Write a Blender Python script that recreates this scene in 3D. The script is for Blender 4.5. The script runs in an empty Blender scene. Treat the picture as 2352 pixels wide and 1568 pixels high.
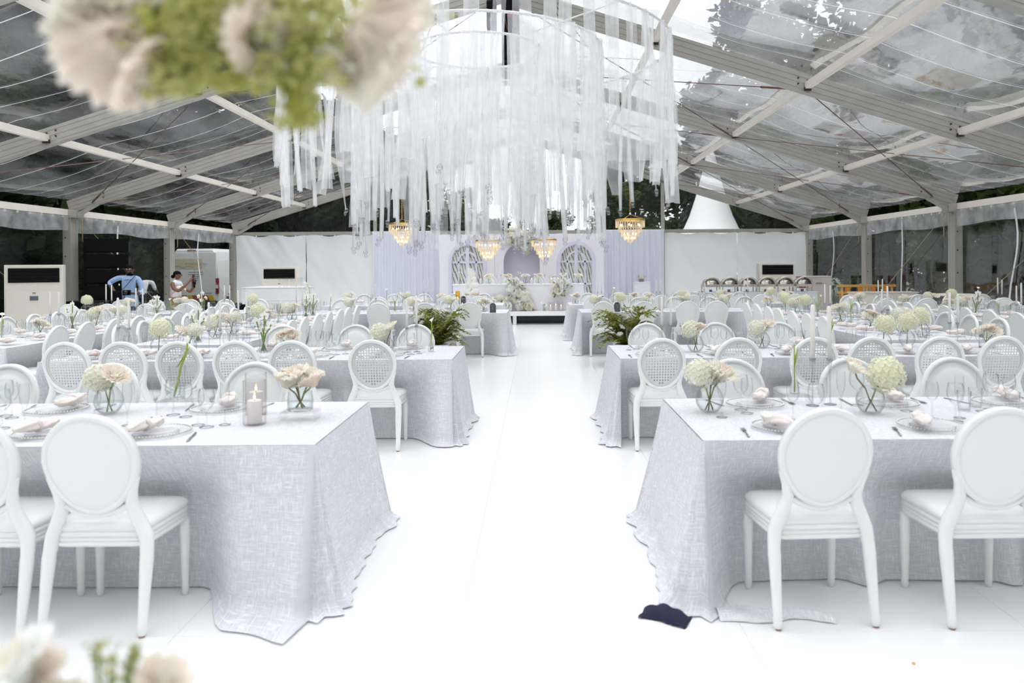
import bpy, bmesh, math, random
from mathutils import Vector, Matrix, Euler, noise
sc = bpy.context.scene
col = sc.collection
PI = math.pi
R = math.radians

# ------------------------------------------------------------------ camera
cam_d = bpy.data.cameras.new('camera')
cam = bpy.data.objects.new('camera', cam_d); col.objects.link(cam)
F = 1750.0
cam_d.sensor_width = 36.0
cam_d.lens = F * 36.0 / 2352.0
cam_d.shift_x = -(1232 - 1176) / 2352.0
cam_d.shift_y = -(784 - 612) / 2352.0
cam_d.clip_start = 0.02; cam_d.clip_end = 400
CH = 1.571
cam.location = (0, 0, CH)
cam.rotation_euler = (R(90), R(0.4), 0)
cam_d.dof.use_dof = True
cam_d.dof.focus_distance = 8.5
cam_d.dof.aperture_fstop = 2.2
sc.camera = cam

# ------------------------------------------------------------------ world, light, exposure
w = bpy.data.worlds.new('world'); sc.world = w; w.use_nodes = True
bg = w.node_tree.nodes['Background']
bg.inputs[1].default_value = 4.6
wn = w.node_tree                      # standard overcast sky: zenith three times as bright as the horizon, smooth all round
_tc = wn.nodes.new('ShaderNodeTexCoord'); _sx = wn.nodes.new('ShaderNodeSeparateXYZ'); wn.links.new(_tc.outputs['Generated'], _sx.inputs[0])
_mr = wn.nodes.new('ShaderNodeMapRange'); _mr.inputs[1].default_value = 0.0; _mr.inputs[2].default_value = 1.0; _mr.inputs[3].default_value = 0.40; _mr.inputs[4].default_value = 1.0
wn.links.new(_sx.outputs['Z'], _mr.inputs[0])
_mx = wn.nodes.new('ShaderNodeMixRGB'); _mx.blend_type = 'MULTIPLY'; _mx.inputs[0].default_value = 1.0; _mx.inputs[1].default_value = (0.97, 0.98, 1.0, 1)
wn.links.new(_mr.outputs[0], _mx.inputs[2]); wn.links.new(_mx.outputs[0], bg.inputs[0])
sc.view_settings.view_transform = 'Standard'
sc.view_settings.look = 'None'
sc.view_settings.gamma = 1.0
sc.view_settings.use_curve_mapping = False
sc.view_settings.exposure = -0.56
sc.cycles.transparent_max_bounces = 24
sc.cycles.max_bounces = 5
sc.cycles.diffuse_bounces = 4
sc.cycles.glossy_bounces = 3
sc.cycles.adaptive_threshold = 0.10
sc.cycles.adaptive_min_samples = 14
sc.cycles.sample_clamp_indirect = 8.0
sc.cycles.use_denoising = True
sc.cycles.caustics_reflective = False
sc.cycles.caustics_refractive = False

rnd = random.Random(11)

# ------------------------------------------------------------------ materials
M = {}
def nmat(name):
    m = bpy.data.materials.new(name); m.use_nodes = True
    nt = m.node_tree; nt.nodes.clear()
    out = nt.nodes.new('ShaderNodeOutputMaterial')
    M[name] = m
    return m, nt, out
def N(nt, t, **kw):
    n = nt.nodes.new(t)
    for k, v in kw.items():
        if k.startswith('i_'):
            key = k[2:]
            key = int(key) if key.isdigit() else key.replace('_', ' ')
            n.inputs[key].default_value = v
        else: setattr(n, k, v)
    return n
def pri(name, c, rough=0.5, metal=0.0, noise_amt=0.0, nscale=6.0, bump=0.0, bscale=60.0, spec=0.5, emit=None, es=0.0, sheen=0.0, sss=0.0, trans=0.0):
    m, nt, out = nmat(name)
    p = N(nt, 'ShaderNodeBsdfPrincipled')
    p.inputs['Base Color'].default_value = (*c, 1); p.inputs['Roughness'].default_value = rough
    p.inputs['Metallic'].default_value = metal; p.inputs['Specular IOR Level'].default_value = spec
    if sheen: p.inputs['Sheen Weight'].default_value = sheen
    if emit: p.inputs['Emission Color'].default_value = (*emit, 1); p.inputs['Emission Strength'].default_value = es
    tc = N(nt, 'ShaderNodeTexCoord')
    if noise_amt:
        nz = N(nt, 'ShaderNodeTexNoise'); nz.inputs['Scale'].default_value = nscale; nz.inputs['Detail'].default_value = 4
        nt.links.new(tc.outputs['Object'], nz.inputs['Vector'])
        mx = N(nt, 'ShaderNodeMixRGB'); mx.blend_type = 'MIX'
        mx.inputs[1].default_value = (*[x * (1 - noise_amt) for x in c], 1); mx.inputs[2].default_value = (*[min(1, x * (1 + noise_amt * .6)) for x in c], 1)
        nt.links.new(nz.outputs['Fac'], mx.inputs[0]); nt.links.new(mx.outputs[0], p.inputs['Base Color'])
    if bump:
        nb = N(nt, 'ShaderNodeTexNoise'); nb.inputs['Scale'].default_value = bscale; nb.inputs['Detail'].default_value = 3
        nt.links.new(tc.outputs['Object'], nb.inputs['Vector'])
        b = N(nt, 'ShaderNodeBump'); b.inputs['Strength'].default_value = bump; b.inputs['Distance'].default_value = 0.01
        nt.links.new(nb.outputs['Fac'], b.inputs['Height']); nt.links.new(b.outputs[0], p.inputs['Normal'])
    sh = p.outputs[0]
    if trans:
        tr = N(nt, 'ShaderNodeBsdfTranslucent'); tr.inputs[0].default_value = (*c, 1)
        mixs = N(nt, 'ShaderNodeMixShader'); mixs.inputs[0].default_value = trans
        nt.links.new(sh, mixs.inputs[1]); nt.links.new(tr.outputs[0], mixs.inputs[2]); sh = mixs.outputs[0]
    nt.links.new(sh, out.inputs[0])
    return m

def clear(name, tint=(0.97, 0.98, 0.98), edge=(0.55, 0.57, 0.59), gmin=0.04, gmax=0.8, rough=0.03):
    """thin clear glass / acrylic: sees through, reflects more at grazing angles, rim slightly darker"""
    m, nt, out = nmat(name)
    lw = N(nt, 'ShaderNodeLayerWeight'); lw.inputs[0].default_value = 0.5
    pw = N(nt, 'ShaderNodeMath', operation='POWER'); pw.inputs[1].default_value = 3.0
    nt.links.new(lw.outputs['Facing'], pw.inputs[0])
    mr = N(nt, 'ShaderNodeMapRange'); mr.inputs[3].default_value = gmin; mr.inputs[4].default_value = gmax
    nt.links.new(pw.outputs[0], mr.inputs[0])
    cm = N(nt, 'ShaderNodeMixRGB'); cm.inputs[1].default_value = (*tint, 1); cm.inputs[2].default_value = (*edge, 1)
    nt.links.new(pw.outputs[0], cm.inputs[0])
    t = N(nt, 'ShaderNodeBsdfTransparent'); nt.links.new(cm.outputs[0], t.inputs[0])
    g = N(nt, 'ShaderNodeBsdfGlossy'); g.inputs['Roughness'].default_value = rough
    mx = N(nt, 'ShaderNodeMixShader')
    nt.links.new(mr.outputs[0], mx.inputs[0]); nt.links.new(t.outputs[0], mx.inputs[1]); nt.links.new(g.outputs[0], mx.inputs[2])
    nt.links.new(mx.outputs[0], out.inputs[0])
    return m

def sheer(name, c, opac, spread=0.0):
    m, nt, out = nmat(name)
    d = N(nt, 'ShaderNodeBsdfDiffuse'); d.inputs[0].default_value = (*c, 1)
    tl = N(nt, 'ShaderNodeBsdfTranslucent'); tl.inputs[0].default_value = (*c, 1)
    a = N(nt, 'ShaderNodeMixShader'); a.inputs[0].default_value = 0.5
    nt.links.new(d.outputs[0], a.inputs[1]); nt.links.new(tl.outputs[0], a.inputs[2])
    t = N(nt, 'ShaderNodeBsdfTransparent')
    b = N(nt, 'ShaderNodeMixShader'); b.inputs[0].default_value = opac
    if spread:
        tc = N(nt, 'ShaderNodeTexCoord'); nz = N(nt, 'ShaderNodeTexNoise'); nz.inputs['Scale'].default_value = 3.0
        nt.links.new(tc.outputs['Object'], nz.inputs['Vector'])
        mr = N(nt, 'ShaderNodeMapRange'); mr.inputs[1].default_value = .3; mr.inputs[2].default_value = .7
        mr.inputs[3].default_value = opac - spread; mr.inputs[4].default_value = opac + spread
        nt.links.new(nz.outputs['Fac'], mr.inputs[0]); nt.links.new(mr.outputs[0], b.inputs[0])
    nt.links.new(t.outputs[0], b.inputs[1]); nt.links.new(a.outputs[0], b.inputs[2])
    nt.links.new(b.outputs[0], out.inputs[0])
    return m

def pvc(name, haze, hspread, wave=0.25, scale=(0.6, 0.25, 1.0), tint=(0.93, 0.95, 0.96), refl=.6):
    """clear tent film: mostly see-through, patchy milky haze, wavy reflections"""
    m, nt, out = nmat(name)
    tc = N(nt, 'ShaderNodeTexCoord'); mp = N(nt, 'ShaderNodeMapping'); mp.inputs['Scale'].default_value = scale
    nt.links.new(tc.outputs['Object'], mp.inputs[0])
    nz = N(nt, 'ShaderNodeTexNoise'); nz.inputs['Scale'].default_value = 1.3; nz.inputs['Detail'].default_value = 6; nz.inputs['Roughness'].default_value = .62
    nt.links.new(mp.outputs[0], nz.inputs['Vector'])
    mr = N(nt, 'ShaderNodeMapRange'); mr.inputs[1].default_value = .35; mr.inputs[2].default_value = .7
    mr.inputs[3].default_value = max(0, haze - hspread); mr.inputs[4].default_value = haze + hspread
    nt.links.new(nz.outputs['Fac'], mr.inputs[0])
    nw = N(nt, 'ShaderNodeTexNoise'); nw.inputs['Scale'].default_value = 1.8; nw.inputs['Detail'].default_value = 3
    nt.links.new(mp.outputs[0], nw.inputs['Vector'])
    bp = N(nt, 'ShaderNodeBump'); bp.inputs['Strength'].default_value = wave; bp.inputs['Distance'].default_value = .25
    nt.links.new(nw.outputs['Fac'], bp.inputs['Height'])
    d = N(nt, 'ShaderNodeBsdfDiffuse'); d.inputs[0].default_value = (.8, .82, .84, 1)
    tl = N(nt, 'ShaderNodeBsdfTranslucent'); tl.inputs[0].default_value = (.8, .82, .84, 1)
    a = N(nt, 'ShaderNodeMixShader'); a.inputs[0].default_value = .6
    nt.links.new(d.outputs[0], a.inputs[1]); nt.links.new(tl.outputs[0], a.inputs[2])
    t = N(nt, 'ShaderNodeBsdfTransparent'); t.inputs[0].default_value = (*tint, 1)
    b = N(nt, 'ShaderNodeMixShader'); nt.links.new(mr.outputs[0], b.inputs[0])
    nt.links.new(t.outputs[0], b.inputs[1]); nt.links.new(a.outputs[0], b.inputs[2])
    fr = N(nt, 'ShaderNodeFresnel'); fr.inputs[0].default_value = 1.45; nt.links.new(bp.outputs[0], fr.inputs['Normal'])
    g = N(nt, 'ShaderNodeBsdfGlossy'); g.inputs['Roughness'].default_value = .06; nt.links.new(bp.outputs[0], g.inputs['Normal'])
    ml = N(nt, 'ShaderNodeMath', operation='MULTIPLY'); ml.inputs[1].default_value = refl; nt.links.new(fr.outputs[0], ml.inputs[0])
    c = N(nt, 'ShaderNodeMixShader'); nt.links.new(ml.outputs[0], c.inputs[0]); nt.links.new(b.outputs[0], c.inputs[1]); nt.links.new(g.outputs[0], c.inputs[2])
    nt.links.new(c.outputs[0], out.inputs[0])
    return m

def linen():
    m, nt, out = nmat('linen')
    uv = N(nt, 'ShaderNodeUVMap')
    hs = []
    for sx, sy, off in ((9, 330, 0), (330, 9, 5), (18, 190, 9), (190, 18, 13)):
        mp = N(nt, 'ShaderNodeMapping'); mp.inputs['Scale'].default_value = (sx, sy, 1); mp.inputs['Location'].default_value = (off, off * 2, 0)
        nt.links.new(uv.outputs[0], mp.inputs[0])
        nz = N(nt, 'ShaderNodeTexNoise'); nz.inputs['Scale'].default_value = 1.0; nz.inputs['Detail'].default_value = 2
        nt.links.new(mp.outputs[0], nz.inputs['Vector'])
        hs.append(nz.outputs['Fac'])
    def mx(a, b):
        n = N(nt, 'ShaderNodeMath', operation='MAXIMUM'); nt.links.new(a, n.inputs[0]); nt.links.new(b, n.inputs[1]); return n.outputs[0]
    h = mx(mx(hs[0], hs[1]), mx(hs[2], hs[3]))
    cr = N(nt, 'ShaderNodeValToRGB'); cr.color_ramp.elements[0].position = .52; cr.color_ramp.elements[1].position = .78
    cr.color_ramp.elements[0].color = (.64, .64, .685, 1); cr.color_ramp.elements[1].color = (.96, .96, .975, 1)
    nt.links.new(h, cr.inputs[0])
    p = N(nt, 'ShaderNodeBsdfPrincipled'); p.inputs['Roughness'].default_value = .85; p.inputs['Specular IOR Level'].default_value = .15
    nt.links.new(cr.outputs[0], p.inputs['Base Color'])
    b = N(nt, 'ShaderNodeBump'); b.inputs['Strength'].default_value = .25; b.inputs['Distance'].default_value = .004
    nt.links.new(h, b.inputs['Height']); nt.links.new(b.outputs[0], p.inputs['Normal'])
    tl = N(nt, 'ShaderNodeBsdfTranslucent'); nt.links.new(cr.outputs[0], tl.inputs[0])
    s = N(nt, 'ShaderNodeMixShader'); s.inputs[0].default_value = .12
    nt.links.new(p.outputs[0], s.inputs[1]); nt.links.new(tl.outputs[0], s.inputs[2])
    nt.links.new(s.outputs[0], out.inputs[0])
linen()
def leafy(name, c1, c2, tr=.35, sc_=2.5):
    m, nt, out = nmat(name)
    tc = N(nt, 'ShaderNodeTexCoord'); nz = N(nt, 'ShaderNodeTexNoise'); nz.inputs['Scale'].default_value = sc_
    nt.links.new(tc.outputs['Object'], nz.inputs['Vector'])
    mx = N(nt, 'ShaderNodeMixRGB'); mx.inputs[1].default_value = (*c1, 1); mx.inputs[2].default_value = (*c2, 1)
    mr = N(nt, 'ShaderNodeMapRange'); mr.inputs[1].default_value = .35; mr.inputs[2].default_value = .65
    nt.links.new(nz.outputs['Fac'], mr.inputs[0]); nt.links.new(mr.outputs[0], mx.inputs[0])
    d = N(nt, 'ShaderNodeBsdfDiffuse'); t = N(nt, 'ShaderNodeBsdfTranslucent')
    nt.links.new(mx.outputs[0], d.inputs[0]); nt.links.new(mx.outputs[0], t.inputs[0])
    s = N(nt, 'ShaderNodeMixShader'); s.inputs[0].default_value = tr
    nt.links.new(d.outputs[0], s.inputs[1]); nt.links.new(t.outputs[0], s.inputs[2]); nt.links.new(s.outputs[0], out.inputs[0])
def emit(name, c, s):
    m, nt, out = nmat(name); e = N(nt, 'ShaderNodeEmission'); e.inputs[0].default_value = (*c, 1); e.inputs[1].default_value = s
    nt.links.new(e.outputs[0], out.inputs[0])
def streaks(name):
    m, nt, out = nmat(name)
    tc = N(nt, 'ShaderNodeTexCoord'); mp = N(nt, 'ShaderNodeMapping'); mp.inputs['Rotation'].default_value = (0, .7, 0); mp.inputs['Scale'].default_value = (1, 1, .35)
    nt.links.new(tc.outputs['Object'], mp.inputs[0])
    wv = N(nt, 'ShaderNodeTexWave'); wv.inputs['Scale'].default_value = 4.5; wv.inputs['Distortion'].default_value = 6; wv.inputs['Detail'].default_value = 3; wv.inputs['Detail Scale'].default_value = 1.2
    nt.links.new(mp.outputs[0], wv.inputs[0])
    cr = N(nt, 'ShaderNodeValToRGB'); e = cr.color_ramp.elements
    e[0].position = .05; e[0].color = (.2, .24, .2, 1); e[1].position = .4; e[1].color = (.8, .8, .74, 1)
    nt.links.new(wv.outputs['Fac'], cr.inputs[0])
    p = N(nt, 'ShaderNodeBsdfPrincipled'); p.inputs['Roughness'].default_value = .25; nt.links.new(cr.outputs[0], p.inputs['Base Color'])
    nt.links.new(p.outputs[0], out.inputs[0])
streaks('reflection_pane')  # reflections of a mirror-like sheet painted in as pale and green streaks

pri('floor_white', (.83, .835, .84), .22, noise_amt=.03, nscale=1.2, bump=.04, bscale=5, spec=.5)
pri('chair_white', (.80, .815, .80), .38, noise_amt=.02)
pri('cushion', (.80, .815, .81), .32, noise_amt=.02, bump=.02, bscale=120)
pri('chair_foot', (.35, .2, .15), .7)
pri('alu', (.37, .355, .315), .5, metal=.15, noise_amt=.18, nscale=3, bump=.02, bscale=30)
pri('alu_purlin', (.74, .69, .61), .55, noise_amt=.12, nscale=4)
pri('bolt_dark', (.05, .045, .04), .5, metal=.5)
pri('cable', (.16, .09, .07), .5, metal=.3)
pri('strap', (.40, .31, .17), .8)
pvc('roof_film', .08, .075, wave=.12, refl=.5)
pvc('roof_film_sky_haze', .22, .14, wave=.10, refl=.5)  # right slope: extra haze paints in the brighter sky on that side
pvc('wall_film', .03, .028, wave=.1, scale=(.5, .5, .15), refl=.16)
sheer('seam_white', (.95, .97, 1), .5)
sheer('valance_film', (.95, .96, .97), .5, .2)
pri('tarp', (.80, .82, .82), .45, noise_amt=.05, nscale=1.2, bump=.15, bscale=3, trans=.3)
pri('marquee', (.9, .91, .9), .5, noise_amt=.03, trans=.25)
pri('lavender', (.80, .78, .84), .6, noise_amt=.02)
pri('lavender_dark', (.68, .65, .77), .6, noise_amt=.02)
pri('curtain', (.77, .79, .87), .75, noise_amt=.04, trans=.2)
pri('counter_white', (.76, .76, .81), .45, noise_amt=.02)
pri('deck_white', (.8, .8, .8), .35, noise_amt=.03)
pri('black', (.004, .004, .005), .7, noise_amt=.3, spec=.12)
pri('black_gloss', (.008, .008, .012), .18)
pri('metal_grey', (.35, .35, .36), .35, metal=.8)
pri('ac_beige', (.72, .68, .60), .45, noise_amt=.05)
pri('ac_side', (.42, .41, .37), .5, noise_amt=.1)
pri('ac_panel', (.12, .13, .16), .3)
pri('slat_dark', (.006, .006, .006), .7, spec=.1)
clear('glass')
clear('water', (.95, .965, .96), (.80, .84, .83), .03, .3)
clear('acrylic', (.985, .985, .985), (.93, .93, .94), .02, .2)
clear('crystal', (.9, .9, .92), (.45, .47, .5), .10, .8, .05)
clear('smoke_glass', (.95, .94, .94), (.72, .66, .66), .03, .4)
sheer('plate_glass', (.93, .93, .94), .30)
sheer('prism', (.95, .86, .68), .45, .15)
clear('amber_glass', (.95, .70, .22), (.75, .42, .05), .05, .5)
pri('silver', (.62, .60, .57), .22, metal=1.0)
pri('steel', (.55, .52, .47), .18, metal=1.0)
pri('cutlery', (.34, .29, .29), .28, metal=1.0)
pri('gold', (.75, .50, .16), .28, metal=1.0)
pri('napkin', (.90, .82, .78), .8, noise_amt=.05, nscale=20, bump=.2, bscale=40, trans=.15)
pri('wax', (.92, .90, .87), .45, trans=.25)
pri('wick', (.05, .04, .03), .9)
emit('flame', (1.0, .58, .20), 9.0)
emit('bulb', (1.0, .60, .24), 16.0)
def petal(name, c1, c2, tr=.35, scl=10):
    m, nt, out = nmat(name)
    tc = N(nt, 'ShaderNodeTexCoord'); nz = N(nt, 'ShaderNodeTexNoise'); nz.inputs['Scale'].default_value = scl; nz.inputs['Detail'].default_value = 2
    nt.links.new(tc.outputs['Object'], nz.inputs['Vector'])
    mr = N(nt, 'ShaderNodeMapRange'); mr.inputs[1].default_value = .35; mr.inputs[2].default_value = .65; nt.links.new(nz.outputs['Fac'], mr.inputs[0])
    mx = N(nt, 'ShaderNodeMixRGB'); mx.inputs[1].default_value = (*c1, 1); mx.inputs[2].default_value = (*c2, 1); nt.links.new(mr.outputs[0], mx.inputs[0])
    d = N(nt, 'ShaderNodeBsdfDiffuse'); t = N(nt, 'ShaderNodeBsdfTranslucent')
    nt.links.new(mx.outputs[0], d.inputs[0]); nt.links.new(mx.outputs[0], t.inputs[0])
    s = N(nt, 'ShaderNodeMixShader'); s.inputs[0].default_value = tr
    nt.links.new(d.outputs[0], s.inputs[1]); nt.links.new(t.outputs[0], s.inputs[2]); nt.links.new(s.outputs[0], out.inputs[0])
petal('petal_cream', (.97, .92, .80), (.98, .95, .88), .55)
petal('petal_blush', (.97, .86, .75), (.98, .92, .85), .58)
petal('petal_white', (.92, .92, .89), (.94, .94, .92))
petal('petal_hydrangea', (.86, .86, .62), (.93, .92, .78), scl=16)
petal('petal_pale', (.86, .86, .70), (.91, .90, .80), scl=16)
petal('orchid_yellow', (.9, .65, .08), (.8, .5, .05))
pri('stem', (.20, .27, .07), .55)
pri('stem_pale', (.42, .55, .10), .5, trans=.3)
pri('stem_brown', (.22, .15, .08), .6)
leafy('fern_leaf', (.14, .16, .03), (.34, .36, .09), .35, 9)
leafy('babys_breath', (.42, .42, .10), (.62, .60, .30), .3, 20)
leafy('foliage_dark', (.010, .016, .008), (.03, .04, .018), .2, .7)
leafy('foliage_mid', (.03, .05, .018), (.085, .115, .04), .3, .6)
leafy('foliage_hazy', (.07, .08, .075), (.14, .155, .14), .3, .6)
pri('bark', (.055, .04, .03), .9, noise_amt=.3, nscale=4)
pri('grass_ground', (.05, .07, .035), .95, noise_amt=.4, nscale=2)
pri('slate', (.075, .085, .115), .6)
pri('navy', (.006, .008, .035), .8)
pri('skin_dark', (.075, .035, .02), .5)
pri('skin_brown', (.20, .085, .045), .5)
pri('hair', (.006, .005, .005), .8, spec=.1)
pri('shirt_blue', (.33, .47, .70), .8, noise_amt=.1, nscale=12, bump=.3, bscale=12)
pri('shirt_white', (.85, .83, .84), .8, noise_amt=.06, nscale=12, bump=.3, bscale=12)
pri('khaki', (.30, .21, .11), .85)
pri('trouser_dark', (.015, .017, .03), .85)
pri('strap_red', (.45, .10, .06), .6)
pri('van_white', (.74, .76, .74), .3, noise_amt=.03)
pri('van_decal', (.62, .55, .38), .5, noise_amt=.15, nscale=6)
pri('van_ink', (.12, .12, .13), .6)
pri('red_lamp', (.25, .03, .05), .3)
pri('decal_yellow', (.72, .45, .03), .5)
pri('decal_red', (.35, .04, .05), .5)
pri('glass_dark', (.02, .025, .03), .1)
pri('rubber', (.02, .02, .02), .8)
pri('beige_box', (.62, .55, .52), .55, noise_amt=.06)
pri('timber', (.62, .36, .10), .6, noise_amt=.2, nscale=8)
pri('orange', (.70, .24, .02), .5)
pri('red_plastic', (.30, .01, .02), .35)
pri('cake', (.90, .88, .83), .6, noise_amt=.03, bump=.15, bscale=40)
sheer('organza', (.96, .96, .965), .50, .12)
sheer('organza_soft', (.96, .96, .97), .34, .10)
pri('ring_white', (.82, .82, .84), .4)
emit('tube_blue', (.45, .42, 1.0), 1.6)
emit('red_led', (1.0, .05, .08), 2.0)

# ------------------------------------------------------------------ mesh helpers
class MB:
    def __init__(s): s.v = []; s.f = []; s.m = []; s.s = []; s.uv = None
    def add(s, vs, fs, mat=0, smooth=True, uvs=None):
        b = len(s.v); s.v += [tuple(v) for v in vs]
        if uvs is not None:
            if s.uv is None: s.uv = [(0, 0)] * b
            s.uv += uvs
        elif s.uv is not None: s.uv += [(0, 0)] * len(vs)
        for f in fs: s.f.append(tuple(b + i for i in f)); s.m.append(mat); s.s.append(smooth)
        return s
    def box(s, c, d, mat=0, rz=0.0, rot=None):
        x, y, z = d[0] / 2, d[1] / 2, d[2] / 2
        vs = [Vector((a, b, e)) for a in (-x, x) for b in (-y, y) for e in (-z, z)]
        if rot is not None: vs = [rot @ v for v in vs]
        elif rz: r = Matrix.Rotation(rz, 3, 'Z'); vs = [r @ v for v in vs]
        c = Vector(c)
        return s.add([v + c for v in vs], [(0, 1, 3, 2), (4, 6, 7, 5), (0, 4, 5, 1), (2, 3, 7, 6), (0, 2, 6, 4), (1, 5, 7, 3)], mat, False)
    def cbox(s, c, d, b=.01, mat=0, rz=0.0):
        """box with chamfered edges"""
        x, y, z = d[0] / 2, d[1] / 2, d[2] / 2; b = min(b, x * .9, y * .9, z * .9)
        bm = bmesh.new(); bmesh.ops.create_cube(bm, size=1)
        for v in bm.verts: v.co = Vector((v.co.x * 2 * x, v.co.y * 2 * y, v.co.z * 2 * z))
        bmesh.ops.bevel(bm, geom=bm.edges[:], offset=b, segments=2, profile=.7, affect='EDGES')
        bm.verts.index_update(); r = Matrix.Rotation(rz, 3, 'Z'); c = Vector(c)
        s.add([r @ v.co + c for v in bm.verts], [[v.index for v in f.verts] for f in bm.faces], mat, False); bm.free(); return s
    def tube(s, path, rad, n=8, mat=0, caps=True, flat=1.0, up=None, smooth=True):
        P = [Vector(p) for p in path]; k = len(P)
        if not hasattr(rad, '__len__'): rad = [rad] * k
        T = [(P[min(i + 1, k - 1)] - P[max(i - 1, 0)]).normalized() for i in range(k)]
        u = Vector(up) if up is not None else (Vector((0, 0, 1)) if abs(T[0].z) < .9 else Vector((1, 0, 0)))
        vs = []
        for i in range(k):
            a = (u - T[i] * u.dot(T[i]))
            if a.length < 1e-5: a = T[i].orthogonal()
            a.normalize(); b = T[i].cross(a); u = a if up is None else u
            for j in range(n):
                t = 2 * PI * j / n
                vs.append(P[i] + (a * math.cos(t) * flat + b * math.sin(t)) * rad[i])
        fs = [(i * n + j, i * n + (j + 1) % n, (i + 1) * n + (j + 1) % n, (i + 1) * n + j) for i in range(k - 1) for j in range(n)]
        if caps: fs += [tuple(range(n - 1, -1, -1)), tuple((k - 1) * n + j for j in range(n))]
        return s.add(vs, fs, mat, smooth)
    def lathe(s, prof, n=20, mat=0, c=(0, 0, 0), smooth=True):
        vs = []; c = Vector(c); k = len(prof)
        for r, z in prof:
            for j in range(n):
                t = 2 * PI * j / n; vs.append(c + Vector((r * math.cos(t), r * math.sin(t), z)))
        fs = [(i * n + j, i * n + (j + 1) % n, (i + 1) * n + (j + 1) % n, (i + 1) * n + j) for i in range(k - 1) for j in range(n)]
        return s.add(vs, fs, mat, smooth)
    def ball(s, c, r, nu=10, nv=7, mat=0, rot=None):
        if not hasattr(r, '__len__'): r = (r, r, r)
        vs = []; c = Vector(c)
        for i in range(nv + 1):
            p = PI * i / nv
            for j in range(nu):
                t = 2 * PI * j / nu; v = Vector((r[0] * math.sin(p) * math.cos(t), r[1] * math.sin(p) * math.sin(t), r[2] * math.cos(p)))
                vs.append((rot @ v if rot is not None else v) + c)
        fs = [(i * nu + j, i * nu + (j + 1) % nu, (i + 1) * nu + (j + 1) % nu, (i + 1) * nu + j) for i in range(nv) for j in range(nu)]
        return s.add(vs, fs, mat, True)
    def torus(s, c, Rr, r, nu=32, nv=6, mat=0, axis=None, sq=1.0):
        vs = []; c = Vector(c)
        for i in range(nu):
            t = 2 * PI * i / nu
            for j in range(nv):
                p = 2 * PI * j / nv; v = Vector(((Rr + r * math.cos(p)) * math.cos(t), (Rr + r * math.cos(p)) * math.sin(t) * sq, r * math.sin(p)))
                vs.append((axis @ v if axis is not None else v) + c)
        fs = [(i * nv + j, ((i + 1) % nu) * nv + j, ((i + 1) % nu) * nv + (j + 1) % nv, i * nv + (j + 1) % nv) for i in range(nu) for j in range(nv)]
        return s.add(vs, fs, mat, True)
    def prism(s, poly, y0, y1, mat=0):
        """closed xz outline pushed from y0 to y1"""
        n = len(poly)
        vs = [(x, y0, z) for x, z in poly] + [(x, y1, z) for x, z in poly]
        fs = [tuple(range(n)), tuple(range(2 * n - 1, n - 1, -1))] + [(i, n + i, n + (i + 1) % n, (i + 1) % n) for i in range(n)]
        return s.add(vs, fs, mat, False)
    def grid(s, fn, nu, nv, mat=0, smooth=True, uvfn=None):
        vs = [fn(i / nu, j / nv) for j in range(nv + 1) for i in range(nu + 1)]
        fs = [(j * (nu + 1) + i, j * (nu + 1) + i + 1, (j + 1) * (nu + 1) + i + 1, (j + 1) * (nu + 1) + i) for j in range(nv) for i in range(nu)]
        return s.add(vs, fs, mat, smooth)
    def xform(s, mat4, start=0):
        s.v[start:] = [tuple(mat4 @ Vector(v)) for v in s.v[start:]]; return s
    def mesh(s, name, mats):
        me = bpy.data.meshes.new(name); me.from_pydata(s.v, [], s.f)
        if isinstance(mats, str): mats = [mats]
        for m in mats: me.materials.append(M[m])
        me.polygons.foreach_set('material_index', s.m); me.polygons.foreach_set('use_smooth', s.s)
        if s.uv is not None:
            ul = me.uv_layers.new(name='UVMap'); li = [0] * len(me.loops); me.loops.foreach_get('vertex_index', li)
            ul.data.foreach_set('uv', [c for i in li for c in s.uv[i]])
        me.update(); return me

def O(name, me, parent=None, loc=(0, 0, 0), rz=0.0, rot=None, scale=None):
    if isinstance(me, tuple): me = me[0].mesh(name, me[1])
    o = bpy.data.objects.new(name, me); col.objects.link(o); o.location = loc
    o.rotation_euler = rot if rot is not None else (0, 0, rz)
    if scale is not None: o.scale = (scale,) * 3 if not hasattr(scale, '__len__') else scale
    if parent is not None: o.parent = parent
    return o
LABELS = {}
def tag(o, label, cat, group=None, kind=None):
    k = label.lower()
    if k in LABELS: print('DUPLICATE LABEL', label)
    LABELS[k] = 1
    nw = len(label.replace(',', ' ').split())
    if nw > 16 or nw < 4: print('LABEL WORDS', nw, label)
    o['label'] = label; o['category'] = cat
    if group: o['group'] = group
    if kind: o['kind'] = kind
    return o
def thing(name, label, cat, loc=(0, 0, 0), rz=0.0, group=None, rot=None):
    o = bpy.data.objects.new(name, None); col.objects.link(o); o.location = loc; o.empty_display_size = .1
    o.rotation_euler = rot if rot is not None else (0, 0, rz)
    return tag(o, label, cat, group)
def struct(name, me=None, loc=(0, 0, 0)):
    o = bpy.data.objects.new(name, me[0].mesh(name, me[1]) if isinstance(me, tuple) else me); col.objects.link(o); o.location = loc; o['kind'] = 'structure'
    return o
def smooth01(x): x = max(0.0, min(1.0, x)); return x * x * (3 - 2 * x)
ORD = ['zeroth', 'first', 'second', 'third', 'fourth', 'fifth', 'sixth', 'seventh', 'eighth', 'ninth', 'tenth', 'eleventh', 'twelfth', 'thirteenth', 'fourteenth']
# ================================================================== THE TENT
XL, XR, XC = -11.37, 10.23, -0.57
HW = 10.8
EAVE, APEX = 3.12, 6.47
FY = [-6.4, -1.4, 3.6, 8.6, 13.6, 18.6, 23.6, 28.6]
def roof_z(x): return APEX - (APEX - EAVE) * abs(x - XC) / HW

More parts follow.
